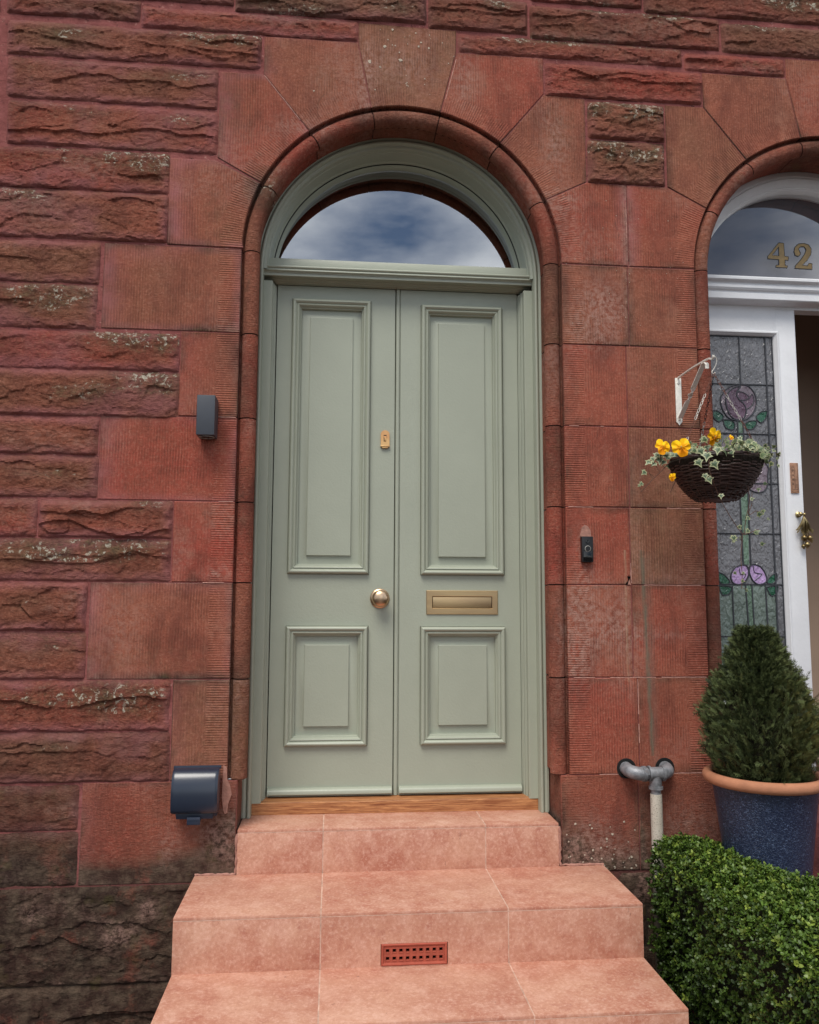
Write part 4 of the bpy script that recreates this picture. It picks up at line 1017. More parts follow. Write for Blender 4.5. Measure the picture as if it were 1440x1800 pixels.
lv = [[(1.3836, 0.2550, 1.6619), (1.4065, 0.2550, 1.6582), (1.4287, 0.2550, 1.6362), (1.4091, 0.2550, 1.6131), (1.3879, 0.2550, 1.6239), (1.3786, 0.2550, 1.6434)], [(1.4267, 0.2550, 1.6220), (1.4541, 0.2550, 1.6213), (1.4768, 0.2550, 1.6091), (1.4742, 0.2550, 1.5809), (1.4467, 0.2550, 1.5802), (1.4314, 0.2550, 1.5939)],
      [(1.5245, 0.2550, 1.6075), (1.5438, 0.2550, 1.6179), (1.5773, 0.2550, 1.6201), (1.5733, 0.2550, 1.5960), (1.5538, 0.2550, 1.5814), (1.5307, 0.2550, 1.5851)], [(1.6318, 0.2550, 1.6669), (1.6009, 0.2550, 1.6618), (1.5781, 0.2550, 1.6400), (1.5860, 0.2550, 1.6203), (1.6031, 0.2550, 1.6137), (1.6231, 0.2550, 1.6354)]]
for l_ in lv: pat(l_, G_GREEN, 3)
stem = [(1.4917, 0.2550, 1.6208), (1.5149, 0.2550, 1.6214), (1.5196, 0.2550, 1.5622), (1.5172, 0.2550, 1.5059), (1.4956, 0.2550, 1.5054), (1.4907, 0.2550, 1.5616)]
flat_shape(mb, stem, gy-0.0012, gy, G_PALEGREEN)
flat_shape(mb, [(1.4868, 0.2550, 1.3029), (1.5236, 0.2550, 1.3190), (1.5174, 0.2550, 0.9881), (1.4895, 0.2550, 0.9879)], gy-0.0012, gy, G_PALEGREEN)
flat_shape(mb, [(1.4978, 0.2550, 0.9007), (1.5256, 0.2550, 0.9009), (1.5302, 0.2550, 0.6902), (1.5065, 0.2550, 0.6902)], gy-0.0012, gy, G_PALEGREEN)
drop = [(1.5413, 0.2550, 1.5613), (1.5546, 0.2550, 1.5349), (1.5921, 0.2550, 1.4654), (1.6245, 0.2550, 1.4128), (1.6191, 0.2550, 1.3792), (1.6148, 0.2550, 1.3283), (1.5895, 0.2550, 1.3045), (1.5493, 0.2550, 1.3078), (1.5261, 0.2550, 1.3307), (1.5248, 0.2550, 1.3930)]
flat_shape(mb, drop, gy-0.0010, gy, G_MAUVE)
flat_shape(mb, [(1.4690, 0.2550, 1.5596), (1.4429, 0.2550, 1.5576), (1.4120, 0.2550, 1.5036), (1.3811, 0.2550, 1.4471), (1.4817, 0.2550, 1.4491), (1.4870, 0.2550, 1.5081)], gy-0.0010, gy, G_MAUVE)
bud1 = [(1.4895, 0.2550, 0.9879), (1.4553, 0.2550, 0.9762), (1.4342, 0.2550, 0.9438), (1.4408, 0.2550, 0.9117), (1.4681, 0.2550, 0.9024), (1.4964, 0.2550, 0.9158), (1.5136, 0.2550, 0.9463), (1.5091, 0.2550, 0.9805)]
bud2 = [(1.5354, 0.2550, 0.9902), (1.5669, 0.2550, 0.9809), (1.5894, 0.2550, 0.9487), (1.5919, 0.2550, 0.9164), (1.5594, 0.2550, 0.9030), (1.5323, 0.2550, 0.9199), (1.5179, 0.2550, 0.9539), (1.5211, 0.2550, 0.9806)]
pat(bud1, G_LILAC); pat(bud2, G_LILAC)
lv2 = [[(1.3792, 0.2550, 0.9548), (1.4064, 0.2550, 0.9418), (1.4289, 0.2550, 0.9117), (1.4048, 0.2550, 0.9021), (1.3816, 0.2550, 0.9151)], [(1.3789, 0.2550, 0.8963), (1.4085, 0.2550, 0.8964), (1.4359, 0.2550, 0.8890), (1.4230, 0.2550, 0.8626), (1.3913, 0.2550, 0.8586)],
       [(1.6396, 0.2550, 0.9529), (1.6130, 0.2550, 0.9413), (1.5937, 0.2550, 0.9126), (1.6194, 0.2550, 0.9071), (1.6404, 0.2550, 0.9281)], [(1.5908, 0.2550, 0.8918), (1.6190, 0.2550, 0.8976), (1.6428, 0.2550, 0.8939), (1.6334, 0.2550, 0.8636), (1.6091, 0.2550, 0.8559)]]
for l_ in lv2: pat(l_, G_GREEN, 3)
mb.build('stained_glass', white, smooth=20)
ld = MB(); ly = gy-0.0016
def line(pts, wd=0.0034): ribbon(ld, [Vector(p) for p in pts], wd, ly, M_LEAD, 6)
for z in (1.783, 1.561, 1.342, 1.122, 0.903, 0.682): line([(GX0, 0, z), (GX1, 0, z)], 0.0030)
line([(1.6335, 0, GZ0), (1.6335, 0, GZ1)], 0.0040); line([(1.513, 0, 1.783), (1.513, 0, GZ1)], 0.0034)
for x in (GX0+0.002, GX1-0.002): line([(x, 0, GZ0), (x, 0, GZ1)], 0.0030)
for z in (GZ0+0.002, GZ1-0.002): line([(GX0, 0, z), (GX1, 0, z)], 0.0030)
for P in (rose, plum, bud1, bud2): line([tuple(p) for p in smooth_line(P+[P[0]], 4)], 0.0034)
for P in lv+lv2: line([tuple(p) for p in smooth_line(P+[P[0]], 3)], 0.0026)
line([tuple(p) for p in smooth_line([(1.4970, 0.2550, 1.7486), (1.5231, 0.2550, 1.7465), (1.5484, 0.2550, 1.7258), (1.5274, 0.2550, 1.7110), (1.5101, 0.2550, 1.7134)], 4)], 0.0026)
line([tuple(p) for p in smooth_line([(1.5216, 0.2550, 1.7109), (1.5482, 0.2550, 1.7201), (1.5622, 0.2550, 1.7405), (1.5713, 0.2550, 1.7165), (1.5614, 0.2550, 1.6906), (1.5359, 0.2550, 1.6715)], 4)], 0.0026)
line([tuple(p) for p in smooth_line([(1.4730, 0.2550, 0.9726), (1.4778, 0.2550, 0.9460), (1.5018, 0.2550, 0.9481), (1.4847, 0.2550, 0.9196)], 3)], 0.002); line([tuple(p) for p in smooth_line([(1.5352, 0.2550, 0.9845), (1.5418, 0.2550, 0.9541), (1.5734, 0.2550, 0.9467), (1.5403, 0.2550, 0.9199)], 3)], 0.002)
line([tuple(p) for p in drop[:4]]+[tuple(p) for p in smooth_line(drop[4:], 4)], 0.0030)
line([(1.4690, 0.2550, 1.5596), (1.4870, 0.2550, 1.5081)], 0.003); line([(1.5413, 0.2550, 1.5613), (1.5188, 0.2550, 1.5088)], 0.003)
for a_, b_ in (((1.4888, 0.2550, 1.3029), (1.4915, 0.2550, 0.9879)), ((1.5255, 0.2550, 1.3151), (1.5254, 0.2550, 0.9882)), ((1.4917, 0.2550, 1.6208), (1.4898, 0.2550, 1.5053)), ((1.5164, 0.2550, 1.6214), (1.5164, 0.2550, 1.5059)), ((1.4978, 0.2550, 0.9007), (1.5057, 0.2550, 0.6715)), ((1.5256, 0.2550, 0.9009), (1.5302, 0.2550, 0.6715)), ((1.4382, 0.2550, 0.8966), (1.4388, 0.2550, 0.6715)), ((1.5871, 0.2550, 0.8974), (1.5906, 0.2550, 0.6715))): line([a_, b_], 0.0034)
ld.build('lead_cames', white, smooth=40)
# engraved copper plate with the letters P A R K one under another, and buttons
mb = MB(); qx0, qx1, qz0, qz1 = 1.7160, 1.7520, 1.301, 1.434
mb.box(qx0, qx1, WY-0.006, WY, qz0, qz1, M_COPPER, 0.0012)
def stroke(x0, z0, x1, z1, r=0.0009, m=M_BLACK): mb.tube([(x0, WY-0.0062, z0), (x1, WY-0.0062, z1)], r, m, 5)
bx0, bx1 = qx0+0.004, qx1-0.004
for a_ in (((bx0, qz1-0.004), (bx0, qz1-0.022)), ((bx0, qz1-0.022), (bx0+0.014, qz1-0.022)), ((bx0+0.014, qz1-0.022), (bx0+0.014, qz1-0.062)), ((bx0+0.014, qz1-0.075), (bx1, qz1-0.075)), ((bx0+0.014, qz1-0.062), (bx0+0.014, qz0+0.016)), ((bx0, qz1-0.024), (bx0, qz0+0.016)), ((bx0, qz0+0.016), (bx1, qz0+0.016)), ((bx1, qz1-0.004), (bx1, qz0+0.016)), ((bx0+0.014, qz0+0.036), (bx1, qz0+0.036)), ((bx0+0.014, qz0+0.026), (bx1, qz0+0.026))):
    stroke(a_[0][0], a_[0][1], a_[1][0], a_[1][1], 0.0006)
def glyph(ch, x, z, w_=0.0065, h=0.0095):
    S = {'P': [(0, 0, 0, 1), (0, 1, 1, 1), (1, 1, 1, .5), (1, .5, 0, .5)], 'A': [(0, 0, .5, 1), (.5, 1, 1, 0), (.2, .4, .8, .4)], 'R': [(0, 0, 0, 1), (0, 1, 1, 1), (1, 1, 1, .5), (1, .5, 0, .5), (.4, .5, 1, 0)], 'K': [(0, 0, 0, 1), (0, .4, 1, 1), (.3, .55, 1, 0)]}[ch]
    for s in S: stroke(x+s[0]*w_, z+s[1]*h, x+s[2]*w_, z+s[3]*h, 0.0008)
for i, ch in enumerate('PARK'): glyph(ch, bx0+0.0035, qz1-0.040-i*0.0195)
mb.lathe([(0.006, 0.006), (0.006, 0.0075), (0.0001, 0.008)], (bx0+0.010, WY, qz1-0.012), M_COPPER, 12, 'y')
for x in (qx0+0.006, qx1-0.006): mb.lathe([(0.0018, 0.0064), (0.0001, 0.0068)], (x, WY, qz0+0.007), M_BLACK, 8, 'y')
mb.build('bell_plate', white, smooth=20)
# knocker: hanging sheaf with fruit
mb = MB(); kx, kz = 1.7535, 1.207
mb.lathe([(0.013, -0.001), (0.013, 0.006), (0.007, 0.010), (0.006, 0.020), (0.0001, 0.021)], (kx-0.010, WY, kz), M_OLDBRASS, 16, 'y')
def ball(mb, c, r, mat, sq=1.0):
    bm = bmesh.new(); bmesh.ops.create_uvsphere(bm, u_segments=14, v_segments=9, radius=r)
    for v in bm.verts: v.co = Vector((v.co.x, v.co.y, v.co.z*sq))+Vector(c)
    mb.bm(bm, mat)
ball(mb, (kx-0.010, WY-0.022, kz), 0.0095, M_OLDBRASS); ball(mb, (kx+0.007, WY-0.022, kz-0.001), 0.0075, M_OLDBRASS)
rr = random.Random(5)
for i in range(26):
    an = rr.uniform(-1, 1); sp_ = an*0.026; dpt = rr.uniform(0.004, 0.016)
    L_ = 0.075-0.02*abs(an)+rr.uniform(-0.008, 0.008)
    p = [(kx+0.003, WY-0.020, kz-0.008), (kx+0.005+sp_*0.45, WY-0.014-dpt, kz-0.035), (kx+0.007+sp_, WY-0.010-dpt*0.8, kz-0.018-L_*0.8), (kx+0.008+sp_*(1.5 if abs(an) > 0.75 else 1.0), WY-0.012-dpt*0.7, kz-0.018-L_)]
    mb.tube([tuple(v) for v in smooth_line(p, 4)], 0.0021, M_OLDBRASS, 5)
for (dx, dz, r) in ((0.002, -0.103, 0.0135), (0.028, -0.103, 0.0125), (0.014, -0.132, 0.0130), (-0.004, -0.139, 0.0085), (0.034, -0.112, 0.008)):
    ball(mb, (kx+dx, WY-0.020, kz+dz), r, M_OLDBRASS); ball(mb, (kx+dx+0.002, WY-0.020, kz+dz-r), 0.004, M_OLDBRASS)
    mb.tube([(kx+dx, WY-0.018, kz+dz+r*0.6), (kx+0.008, WY-0.016, kz-0.05)], 0.0018, M_OLDBRASS, 5)
mb.build('door_knocker', white, smooth=40)

# ------------------------------------------------------------------ steps
steps = thing('tiled_steps', 'broad flight of terracotta tiled steps leading up to the green double door', 'steps', None, (0.0, -0.6, -0.66))
def tiled_step(x0, x1, yb, yf, zt, zb, joints, vent=None, seed=0):
    mb = MB(); rr = random.Random(seed); T = 0.010; g = 0.0021
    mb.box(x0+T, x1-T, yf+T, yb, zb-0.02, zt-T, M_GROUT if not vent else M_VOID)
    if vent: mb.box(x0+T, x1-T, yf+T-0.0006, yf+T+0.004, zb-0.02, vent[2]-0.001, M_GROUT)
    xs = [x0]+joints+[x1]
    for i in range(len(xs)-1):
        a, b = xs[i]+(g if i else 0), xs[i+1]-(g if i < len(xs)-2 else 0)
        ra = (rr.random(), 0, 0); rb_ = (rr.random(), 0, 0)
        mb.box(a, b, yf, yb, zt-T, zt, M_TILE, 0.0016, ra)
        if vent and vent[0] > a and vent[1] < b:
            for q in ((a, vent[0], zb, zt-T-0.0008), (vent[1], b, zb, zt-T-0.0008), (vent[0], vent[1], vent[3], zt-T-0.0008), (vent[0], vent[1], zb, vent[2])):
                if q[3]-q[2] > 0.002: mb.box(q[0], q[1], yf+0.0004, yf+T, q[2], q[3], M_TILE, 0, rb_)
        else: mb.box(a, b, yf+0.0004, yf+T, zb, zt-T-0.0008, M_TILE, 0.0008, rb_)
        if i < len(xs)-2:
            mb.box(xs[i+1]-g-0.001, xs[i+1]+g+0.001, yf+0.0013, yb, zb, zt-0.0012, M_GROUT)
    # pale mitre along the nosing, and side tiles
    mb.box(x0+0.001, x1-0.001, yf+0.0002, yf+0.0035, zt-T-0.0014, zt-T+0.0020, M_GROUT)
    for xa, xb in ((x0, x0+T), (x1-T, x1)):
        mb.box(xa+0.0003, xb-0.0003, yf+0.0012, yb, zb-0.02, zt-T-0.0008, M_TILE, 0, (rr.random(), 0, 0))
    return mb
JA, JB_ = -0.2888, 0.3124
ZS = [0.0, -0.1549, -0.3218, -0.490, -0.66]
tiled_step(-0.5974, 0.5897, 0.195, -0.0061, ZS[0], ZS[1], [JA, JB_], None, 1).build('step', steps, smooth=25)
tiled_step(-0.7452, 0.7594, -0.004, -0.3953, ZS[1], ZS[2], [JA, JB_], (-0.099, 0.1155, -0.3195, -0.2525), 2).build('step', steps, smooth=25)
tiled_step(-0.7440, 0.7580, -0.392, -0.7313, ZS[2], ZS[3], [JA, JB_], None, 3).build('step', steps, smooth=25)
tiled_step(-0.7440, 0.7580, -0.728, -1.0700, ZS[3], ZS[4], [JA, JB_], None, 4).build('step', steps, smooth=25)
# mortar fillets where the steps meet the wall
rr = random.Random(9)
def crumb(p0, p1, n, r):
    P = []; R = []; mb = MB()
    for i in range(n+1):
        t = i/n; P.append([p0[k]+(p1[k]-p0[k])*t+rr.uniform(-1, 1)*r*0.4 for k in range(3)]); R.append(r*rr.uniform(0.6, 1.3))
    mb.tube(P, R, M_SCAR, 6); mb.build('mortar_fillet', steps, smooth=60)
crumb((-0.7430, -0.004, -0.152), (-0.6000, -0.004, -0.153), 14, 0.0055); crumb((0.592, -0.004, -0.152), (0.757, -0.004, -0.152), 14, 0.0055)
crumb((-0.6005, -0.003, -0.150), (-0.6005, -0.003, -0.015), 12, 0.005); crumb((0.594, -0.003, -0.15), (0.594, -0.003, -0.010), 12, 0.006)
mb = MB(); X0, X1, Z0, Z1 = -0.0970, 0.1135, -0.3190, -0.2530; yv = -0.3953
rect_sweep(mb, X0, X1, Z0, Z1, [(0, 0.010), (0.0, -0.0005), (0.003, -0.003), (0.007, -0.0015), (0.0095, 0.003), (0.0095, 0.012)], yv, M_VENT, False)
px_ = (X1-X0-0.019)/9; pz = (Z1-Z0-0.019)/2; hs = 0.0052
xs = [X0+0.0095+px_*(i+0.5) for i in range(9)]; zs = [Z0+0.0095+pz*(i+0.5) for i in range(2)]
ex = [X0+0.009]+[v for x in xs for v in (x-hs, x+hs)]+[X1-0.009]
for i in range(0, len(ex), 2): mb.box(ex[i], ex[i+1], yv+0.0012, yv+0.0095, Z0+0.009, Z1-0.009, M_VENT)
ez = [Z0+0.009]+[v for z in zs for v in (z-hs, z+hs)]+[Z1-0.009]
for x in xs:
    for i in range(0, len(ez), 2): mb.box(x-hs, x+hs, yv+0.0012, yv+0.0095, ez[i], ez[i+1], M_VENT)
for x in xs:
    for z in zs: rect_sweep(mb, x-hs-0.0018, x+hs+0.0018, z-hs-0.0018, z+hs+0.0018, [(0, 0.0012), (0.0, -0.0006), (0.0009, -0.0006), (0.0018, 0.0014)], yv, M_VENT, False)
mb.build('air_vent', steps, smooth=20)

nst = thing('red_stone_step', 'dark red stone doorstep below the white door, behind the blue pot and hedge', 'step', None, (1.8, -0.3, -0.66))
mb = MB()
mb.box(1.243, 2.387, -0.010, 0.262, -0.35, -0.017, M_RED, 0.004)
mb.build('threshold_stone', nst, smooth=30)
mb = MB(); mb.box(1.02, 2.60, -0.74, -0.012, -0.66, -0.192, M_RED, 0.008); mb.build('landing', nst, smooth=30)

# ------------------------------------------------------------------ things fixed to the wall
t = thing('wall_light', 'dark grey rectangular up and down wall light left of the green door', 'wall light', None, (-0.744, 0, 1.51))
mb = MB(); mb.box(-0.7770, -0.7110, -0.090, -0.004, 1.4345, 1.5845, M_ANTH, 0.0022)
mb.build('lamp_body', t, smooth=30)
mb = MB(); mb.lathe([(0.0285, -0.002), (0.0285, 0.0), (0.0262, 0.001), (0.0255, 0.0008)], (-0.744, -0.047, 1.4338), M_STEEL, 28); mb.lathe([(0.0256, 0.0004), (0.0001, 0.0008)], (-0.744, -0.047, 1.4338), M_BLACKGLOSS, 28)
mb.build('lamp_lens', t, smooth=30)
mb = MB(); mb.box(-0.772, -0.716, -0.005, 0.002, 1.440, 1.579, M_BLACK); mb.build('back_plate', t, smooth=0)

t = thing('socket_cover', 'dark blue weatherproof cover with a curved lid, low on the wall left of the steps', 'socket cover', None, (-0.742, 0, 0.14))
mb = MB()
prof = [(-0.028, 0.2300), (-0.050, 0.2295), (-0.068, 0.2220), (-0.082, 0.205), (-0.091, 0.180), (-0.0955, 0.150), (-0.0960, 0.120), (-0.0940, 0.095), (-0.0900, 0.0850), (-0.083, 0.0800), (-0.028, 0.0800)]
n = len(prof); x0, x1 = -0.8225, -0.6615
vs = []; 
for x, k in ((x0, 0.93), (x0+0.006, 0.99), (x0+0.012, 1.0), (x1-0.012, 1.0), (x1-0.006, 0.99), (x1, 0.93)):
    vs += [(x, -0.028+(y+0.028)*k, 0.155+(z-0.155)*(1 if k > 0.95 else 0.985)) for y, z in prof]
fs = [(r_*n+i, r_*n+(i+1) % n, (r_+1)*n+(i+1) % n, (r_+1)*n+i) for r_ in range(5) for i in range(n)]+[tuple(range(n))[::-1], tuple(range(5*n, 6*n))]
mb.add(vs, fs, M_HOOD)
mb.build('lid', t, smooth=35)
mb = MB(); mb.box(-0.8150, -0.6700, -0.030, 0.004, 0.0560, 0.2250, M_HOODTAB, 0.004); mb.box(-0.8260, -0.6580, -0.034, -0.026, 0.2230, 0.2345, M_HOODTAB, 0.002); mb.box(-0.806, -0.678, -0.070, -0.028, 0.0580, 0.0802, M_HOODTAB, 0.003)
mb.build('back_box', t, smooth=30)
mb = MB(); mb.box(-0.7640, -0.7180, -0.094, -0.060, 0.0545, 0.0620, M_HOODTAB, 0.003); mb.box(-0.7640, -0.7180, -0.094, -0.089, 0.0440, 0.0700, M_HOODTAB, 0.0025); mb.build('lid_catch', t, smooth=30)
mb = MB(); rr = random.Random(3)
P = [(-0.655, 0.230), (-0.642, 0.222), (-0.640, 0.18), (-0.628, 0.155), (-0.622, 0.125), (-0.634, 0.09), (-0.636, 0.06), (-0.645, 0.056), (-0.652, 0.075), (-0.657, 0.12)]
flat_shape(mb, [(x, 0, z) for x, z in P], -0.0022, 0.004, M_SCAR)
mb.build('mortar_patch', t, smooth=0)

t = thing('video_doorbell', 'slim black video doorbell on the sandstone right of the green door', 'doorbell', None, (0.717, 0, 1.03))
mb = MB(); mb.box(0.6945, 0.7405, -0.022, 0.001, 0.9795, 1.0800, M_BLACK, 0.0035); mb.build('doorbell_body', t, smooth=30)
mb = MB(); mb.box(0.7000, 0.7350, -0.0235, -0.020, 0.9840, 1.0215, M_BLACKGLOSS, 0.001)
mb.build('glossy_face', t, smooth=30)
mb = MB(); mb.lathe([(0.0078, 0.0215), (0.0078, 0.0235), (0.006, 0.0240), (0.0001, 0.0225)], (0.7175, 0, 1.0600), M_BLACKGLOSS, 20, 'y'); mb.build('camera_lens', t, smooth=40)
mb = MB(); mb.lathe([(0.0118, 0.0215), (0.0118, 0.0232), (0.0106, 0.0236), (0.0104, 0.0222)], (0.7180, 0, 1.0320), M_STEEL, 28, 'y'); mb.lathe([(0.0104, 0.0228), (0.0001, 0.0230)], (0.7180, 0, 1.0320), M_BLACK, 28, 'y'); mb.build('button', t, smooth=40)
mb = MB(); flat_shape(mb, [(0.694, 0, 1.081), (0.739, 0, 1.081), (0.737, 0, 1.105), (0.727, 0, 1.121), (0.714, 0, 1.127), (0.702, 0, 1.117), (0.697, 0, 1.098)], -0.0020, 0.003, M_SCAR); mb.build('mortar_patch', t, smooth=0)

t = thing('waste_pipe', 'galvanised tee with two elbows over a speckled cream downpipe between the doorways', 'pipe', None, (0.952, -0.055, -0.66))
PY = -0.055; pz = 0.186
mb = MB()
def quarter(mb, c0, cx_, r, R_, sgn):
    pts = []
    for k in range(9):
        an = math.pi/2*k/8; pts.append((cx_+sgn*(-R_*math.sin(an)) if True else 0, 0, 0))
    return pts
def elbow(xw, sgn):
    # from the wall hole at xw out to y=PY, turning towards the tee
    P = [(xw, 0.02, pz+0.012), (xw, -0.012, pz+0.010)]
    for k in range(1, 8):
        an = math.pi/2*k/7; P.append((xw+sgn*0.036*(1-math.cos(an)), -0.018-(0.037)*math.sin(an), pz+0.008*(1-k/7)))
    P.append((xw+sgn*0.050, PY, pz)); return P
mb.tube(elbow(0.856, 1), [0.0245]*10, M_GALV, 16); mb.tube([(0.900, PY, pz), (0.912, PY, pz)], 0.0285, M_GALV, 16)
mb.build('elbow', t, smooth=40)
mb = MB(); mb.tube(elbow(1.010, -1), [0.0245]*10, M_GALV, 16); mb.tube([(0.975, PY, pz), (0.984, PY, pz)], 0.0290, M_GALV, 16); mb.build('elbow', t, smooth=40)
mb = MB(); mb.tube([(0.910, PY, pz), (0.924, PY, pz)], 0.0225, M_GALV, 8); mb.tube([(0.922, PY, pz), (0.976, PY, pz)], 0.0240, M_GALV, 18); mb.tube([(0.922, PY, pz), (0.930, PY, pz)], 0.0290, M_GALV, 18)
mb.tube([(0.951, PY, pz), (0.951, PY, 0.128)], 0.0225, M_GALV, 18); mb.tube([(0.951, PY, 0.140), (0.951, PY, 0.130)], 0.0265, M_GALV, 18); mb.tube([(0.951, PY, 0.129), (0.951, PY, 0.108)], 0.0185, M_GALV, 12)
mb.build('tee', t, smooth=40)
mb = MB(); mb.tube([(0.951, PY, 0.112), (0.953, PY, -0.3), (0.955, PY, -0.66)], 0.0218, M_PIPE, 20); mb.build('downpipe', t, smooth=40)
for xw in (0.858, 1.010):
    mb = MB(); mb.lathe([(0.0375, -0.002), (0.0375, 0.0035), (0.0330, 0.0040), (0.0250, 0.0020), (0.024, -0.002)], (xw, 0, pz+0.010), M_HOLE_DARK, 24, 'y')  # raised dark ring, painted shade of the hole cut round the elbow
    mb.build('dark_hole_ring', t, smooth=40)

# ------------------------------------------------------------------ hanging basket on its bracket
t = thing('basket_bracket', 'flaking white iron bracket with a twisted brace, screwed to the stone beside the white door', 'bracket', None, (1.112, 0, 1.63))
BX = 1.112; AY = -0.300; AZ = 1.7180
mb = MB()
mb.box(BX-0.0122, BX+0.0122, -0.0050, 0.0015, 1.5480, 1.7280, M_BRACKET, 0.001)
bm = bmesh.new(); f = bm.faces.new([bm.verts.new(p) for p in ((BX-0.0122, -0.0050, 1.5482), (BX, -0.0050, 1.5330), (BX+0.0122, -0.0050, 1.5482))])
r_ = bmesh.ops.extrude_face_region(bm, geom=[f]); bmesh.ops.translate(bm, vec=(0, 0.0055, 0), verts=[v for v in r_['geom'] if isinstance(v, bmesh.types.BMVert)]); bmesh.ops.recalc_face_normals(bm, faces=bm.faces)
mb.bm(bm, M_BRACKET); mb.build('wall_strap', t, smooth=20)
def strip(mb, pts, wd, th, mat, twist=None):
    """flat bar along pts lying in the y-z plane, width along x, optionally twisted"""
    P = [Vector(p) for p in pts]; vs = []; n = len(P)
    for i, p in enumerate(P):
        tn_ = (P[min(i+1, n-1)]-P[max(i-1, 0)]).normalized(); xx = Vector((1, 0, 0)); nn = tn_.cross(xx).normalized()
        an = twist(i/(n-1)) if twist else 0
        a_ = xx*math.cos(an)+nn*math.sin(an); b_ = nn*math.cos(an)-xx*math.sin(an)
        for s1, s2 in ((-1, -1), (1, -1), (1, 1), (-1, 1)): vs.append(p+a_*wd*0.5*s1+b_*th*0.5*s2)
    fs = [(i*4+k, i*4+(k+1) % 4, (i+1)*4+(k+1) % 4, (i+1)*4+k) for i in range(n-1) for k in range(4)]+[(0, 1, 2, 3), tuple(range(4*n-4, 4*n))[::-1]]
    mb.add(vs, fs, mat)
mb = MB(); strip(mb, [(BX, -0.003, 1.7275)]+[(BX, -0.26*k/10-0.004, 1.7275+0.004*math.sin(k/10*3)) for k in range(1, 11)]+[(BX, -0.278, 1.7260), (BX, -0.292, 1.7200), (BX, -0.303, 1.7165), (BX, -0.311, 1.7215), (BX, -0.3125, 1.7290)], 0.0075, 0.0050, M_BRACKET)
mb.build('top_arm', t, smooth=20)
mb = MB(); A0 = Vector((BX, -0.012, 1.560)); A1 = Vector((BX, -0.235, 1.7215))
strip(mb, [A0+(A1-A0)*k/60 for k in range(61)], 0.0185, 0.0040, M_BRACKET, lambda s: math.pi*2*sst(0.28, 0.62, s))
strip(mb, [A1, A1+Vector((0, -0.014, -0.003)), A1+Vector((0, -0.024, -0.012)), A1+Vector((0, -0.023, -0.028))], 0.014, 0.0035, M_BRACKET)
mb.build('twisted_brace', t, smooth=20)
for z in (1.705, 1.557):
    mb = MB(); mb.lathe([(0.0055, 0.004), (0.0055, 0.0062), (0.003, 0.0072), (0.0001, 0.0072)], (BX, 0, z), M_STEEL, 12, 'y'); mb.build('screw', t, smooth=30)

BC = Vector((1.116, -0.290, 1.347)); BR = 0.158
t = thing('hanging_basket', 'dark wicker hanging basket of orange pansies and trailing variegated ivy on three chains', 'hanging basket', None, (BC.x, BC.y, 1.195))
basket = t
mb = MB(); rr = random.Random(4)
rows = 27
for i in range(rows):
    s = i/(rows-1); z = 1.197+s*0.148
    r = 0.070+(BR-0.070)*math.sin(min(1, (s*1.02))*math.pi/2*0.97)**0.78
    ph = rr.random()*6; k = 54; ring = []
    for q in range(k+1):
        an = 2*math.pi*q/k
        wv = 0.0028*math.sin(an*13+math.pi*(i % 2))
        ring.append((BC.x+(r+wv)*math.cos(an), BC.y+(r+wv)*math.sin(an), z+0.0018*math.sin(an*4+ph)))
    mb.tube(ring, 0.0037*rr.uniform(0.85, 1.15), M_WICKER, 6, False)
for q in range(26):
    an = 2*math.pi*q/26; P = []
    for i in range(9):
        s = i/8; r = 0.070+(BR-0.070)*math.sin(min(1, s*1.02)*math.pi/2*0.97)**0.78
        P.append((BC.x+r*math.cos(an), BC.y+r*math.sin(an), 1.194+s*0.156))
    mb.tube(P, 0.0034, M_WICKER, 6)
mb.lathe([(0.0001, 0), (0.04, 0.0), (0.073, 0.003), (0.074, 0.008)], (BC.x, BC.y, 1.194), M_WICKER, 32)
mb.build('basket', t, smooth=50)
mb = MB(); mb.lathe([(0.0001, 0.012), (0.10, 0.010), (0.155, 0.0), (0.166, -0.012), (0.150, -0.05), (0.10, -0.12), (0.072, -0.145), (0.0001, -0.147)], (BC.x, BC.y, 1.344), M_SOIL, 32); mb.build('soil', t, smooth=50)
# hook and chains
mb = MB(); HK = Vector((1.113, -0.303, 1.7130))
P = [HK+Vector((0.000, 0.004, 0.004)), HK+Vector((0.006, -0.003, 0.012)), HK+Vector((0.014, -0.002, 0.002)), HK+Vector((0.012, 0, -0.018)), HK+Vector((0.002, 0.002, -0.036)), HK+Vector((-0.004, 0.002, -0.046)), HK+Vector((0.002, 0, -0.052)), HK+Vector((0.008, 0, -0.046))]
mb.tube([tuple(v) for v in smooth_line(P, 4)], 0.0018, M_STEEL, 8); mb.build('hook', t, smooth=50)
J0 = HK+Vector((0.002, 0, -0.050))
def chain(p0, p1, mat_fn):
    mb = MB(); d = (p1-p0); L = d.length; d.normalize(); n = int(L/0.0150)
    o = d.orthogonal().normalized(); o2 = d.cross(o)
    for i in range(n):
        c = p0+d*(L*(i+0.5)/n); a = o if i % 2 else o2; a = (a+(o2 if i % 2 else o)*0.35).normalized()
        hl = L/n*0.5+0.0022; hw = 0.0034; pts = []
        for k in range(13):
            an = 2*math.pi*k/12; pts.append(c+d*hl*math.cos(an)+a*hw*math.sin(an))
        mb.tube(pts, 0.0010, mat_fn(i/n), 5, False)
    mb.build('chain', t, smooth=50)
rims = [BC+Vector((BR*math.cos(rad(a)), BR*math.sin(rad(a)), 0)) for a in (196, 90, -22)]
for k, rp_ in enumerate(rims):
    chain(J0, rp_, (lambda s: M_RUST if (s < 0.25 or 0.55 < s < 0.75) else M_STEEL) if k != 1 else (lambda s: M_BLACK if s < 0.5 else M_STEEL))

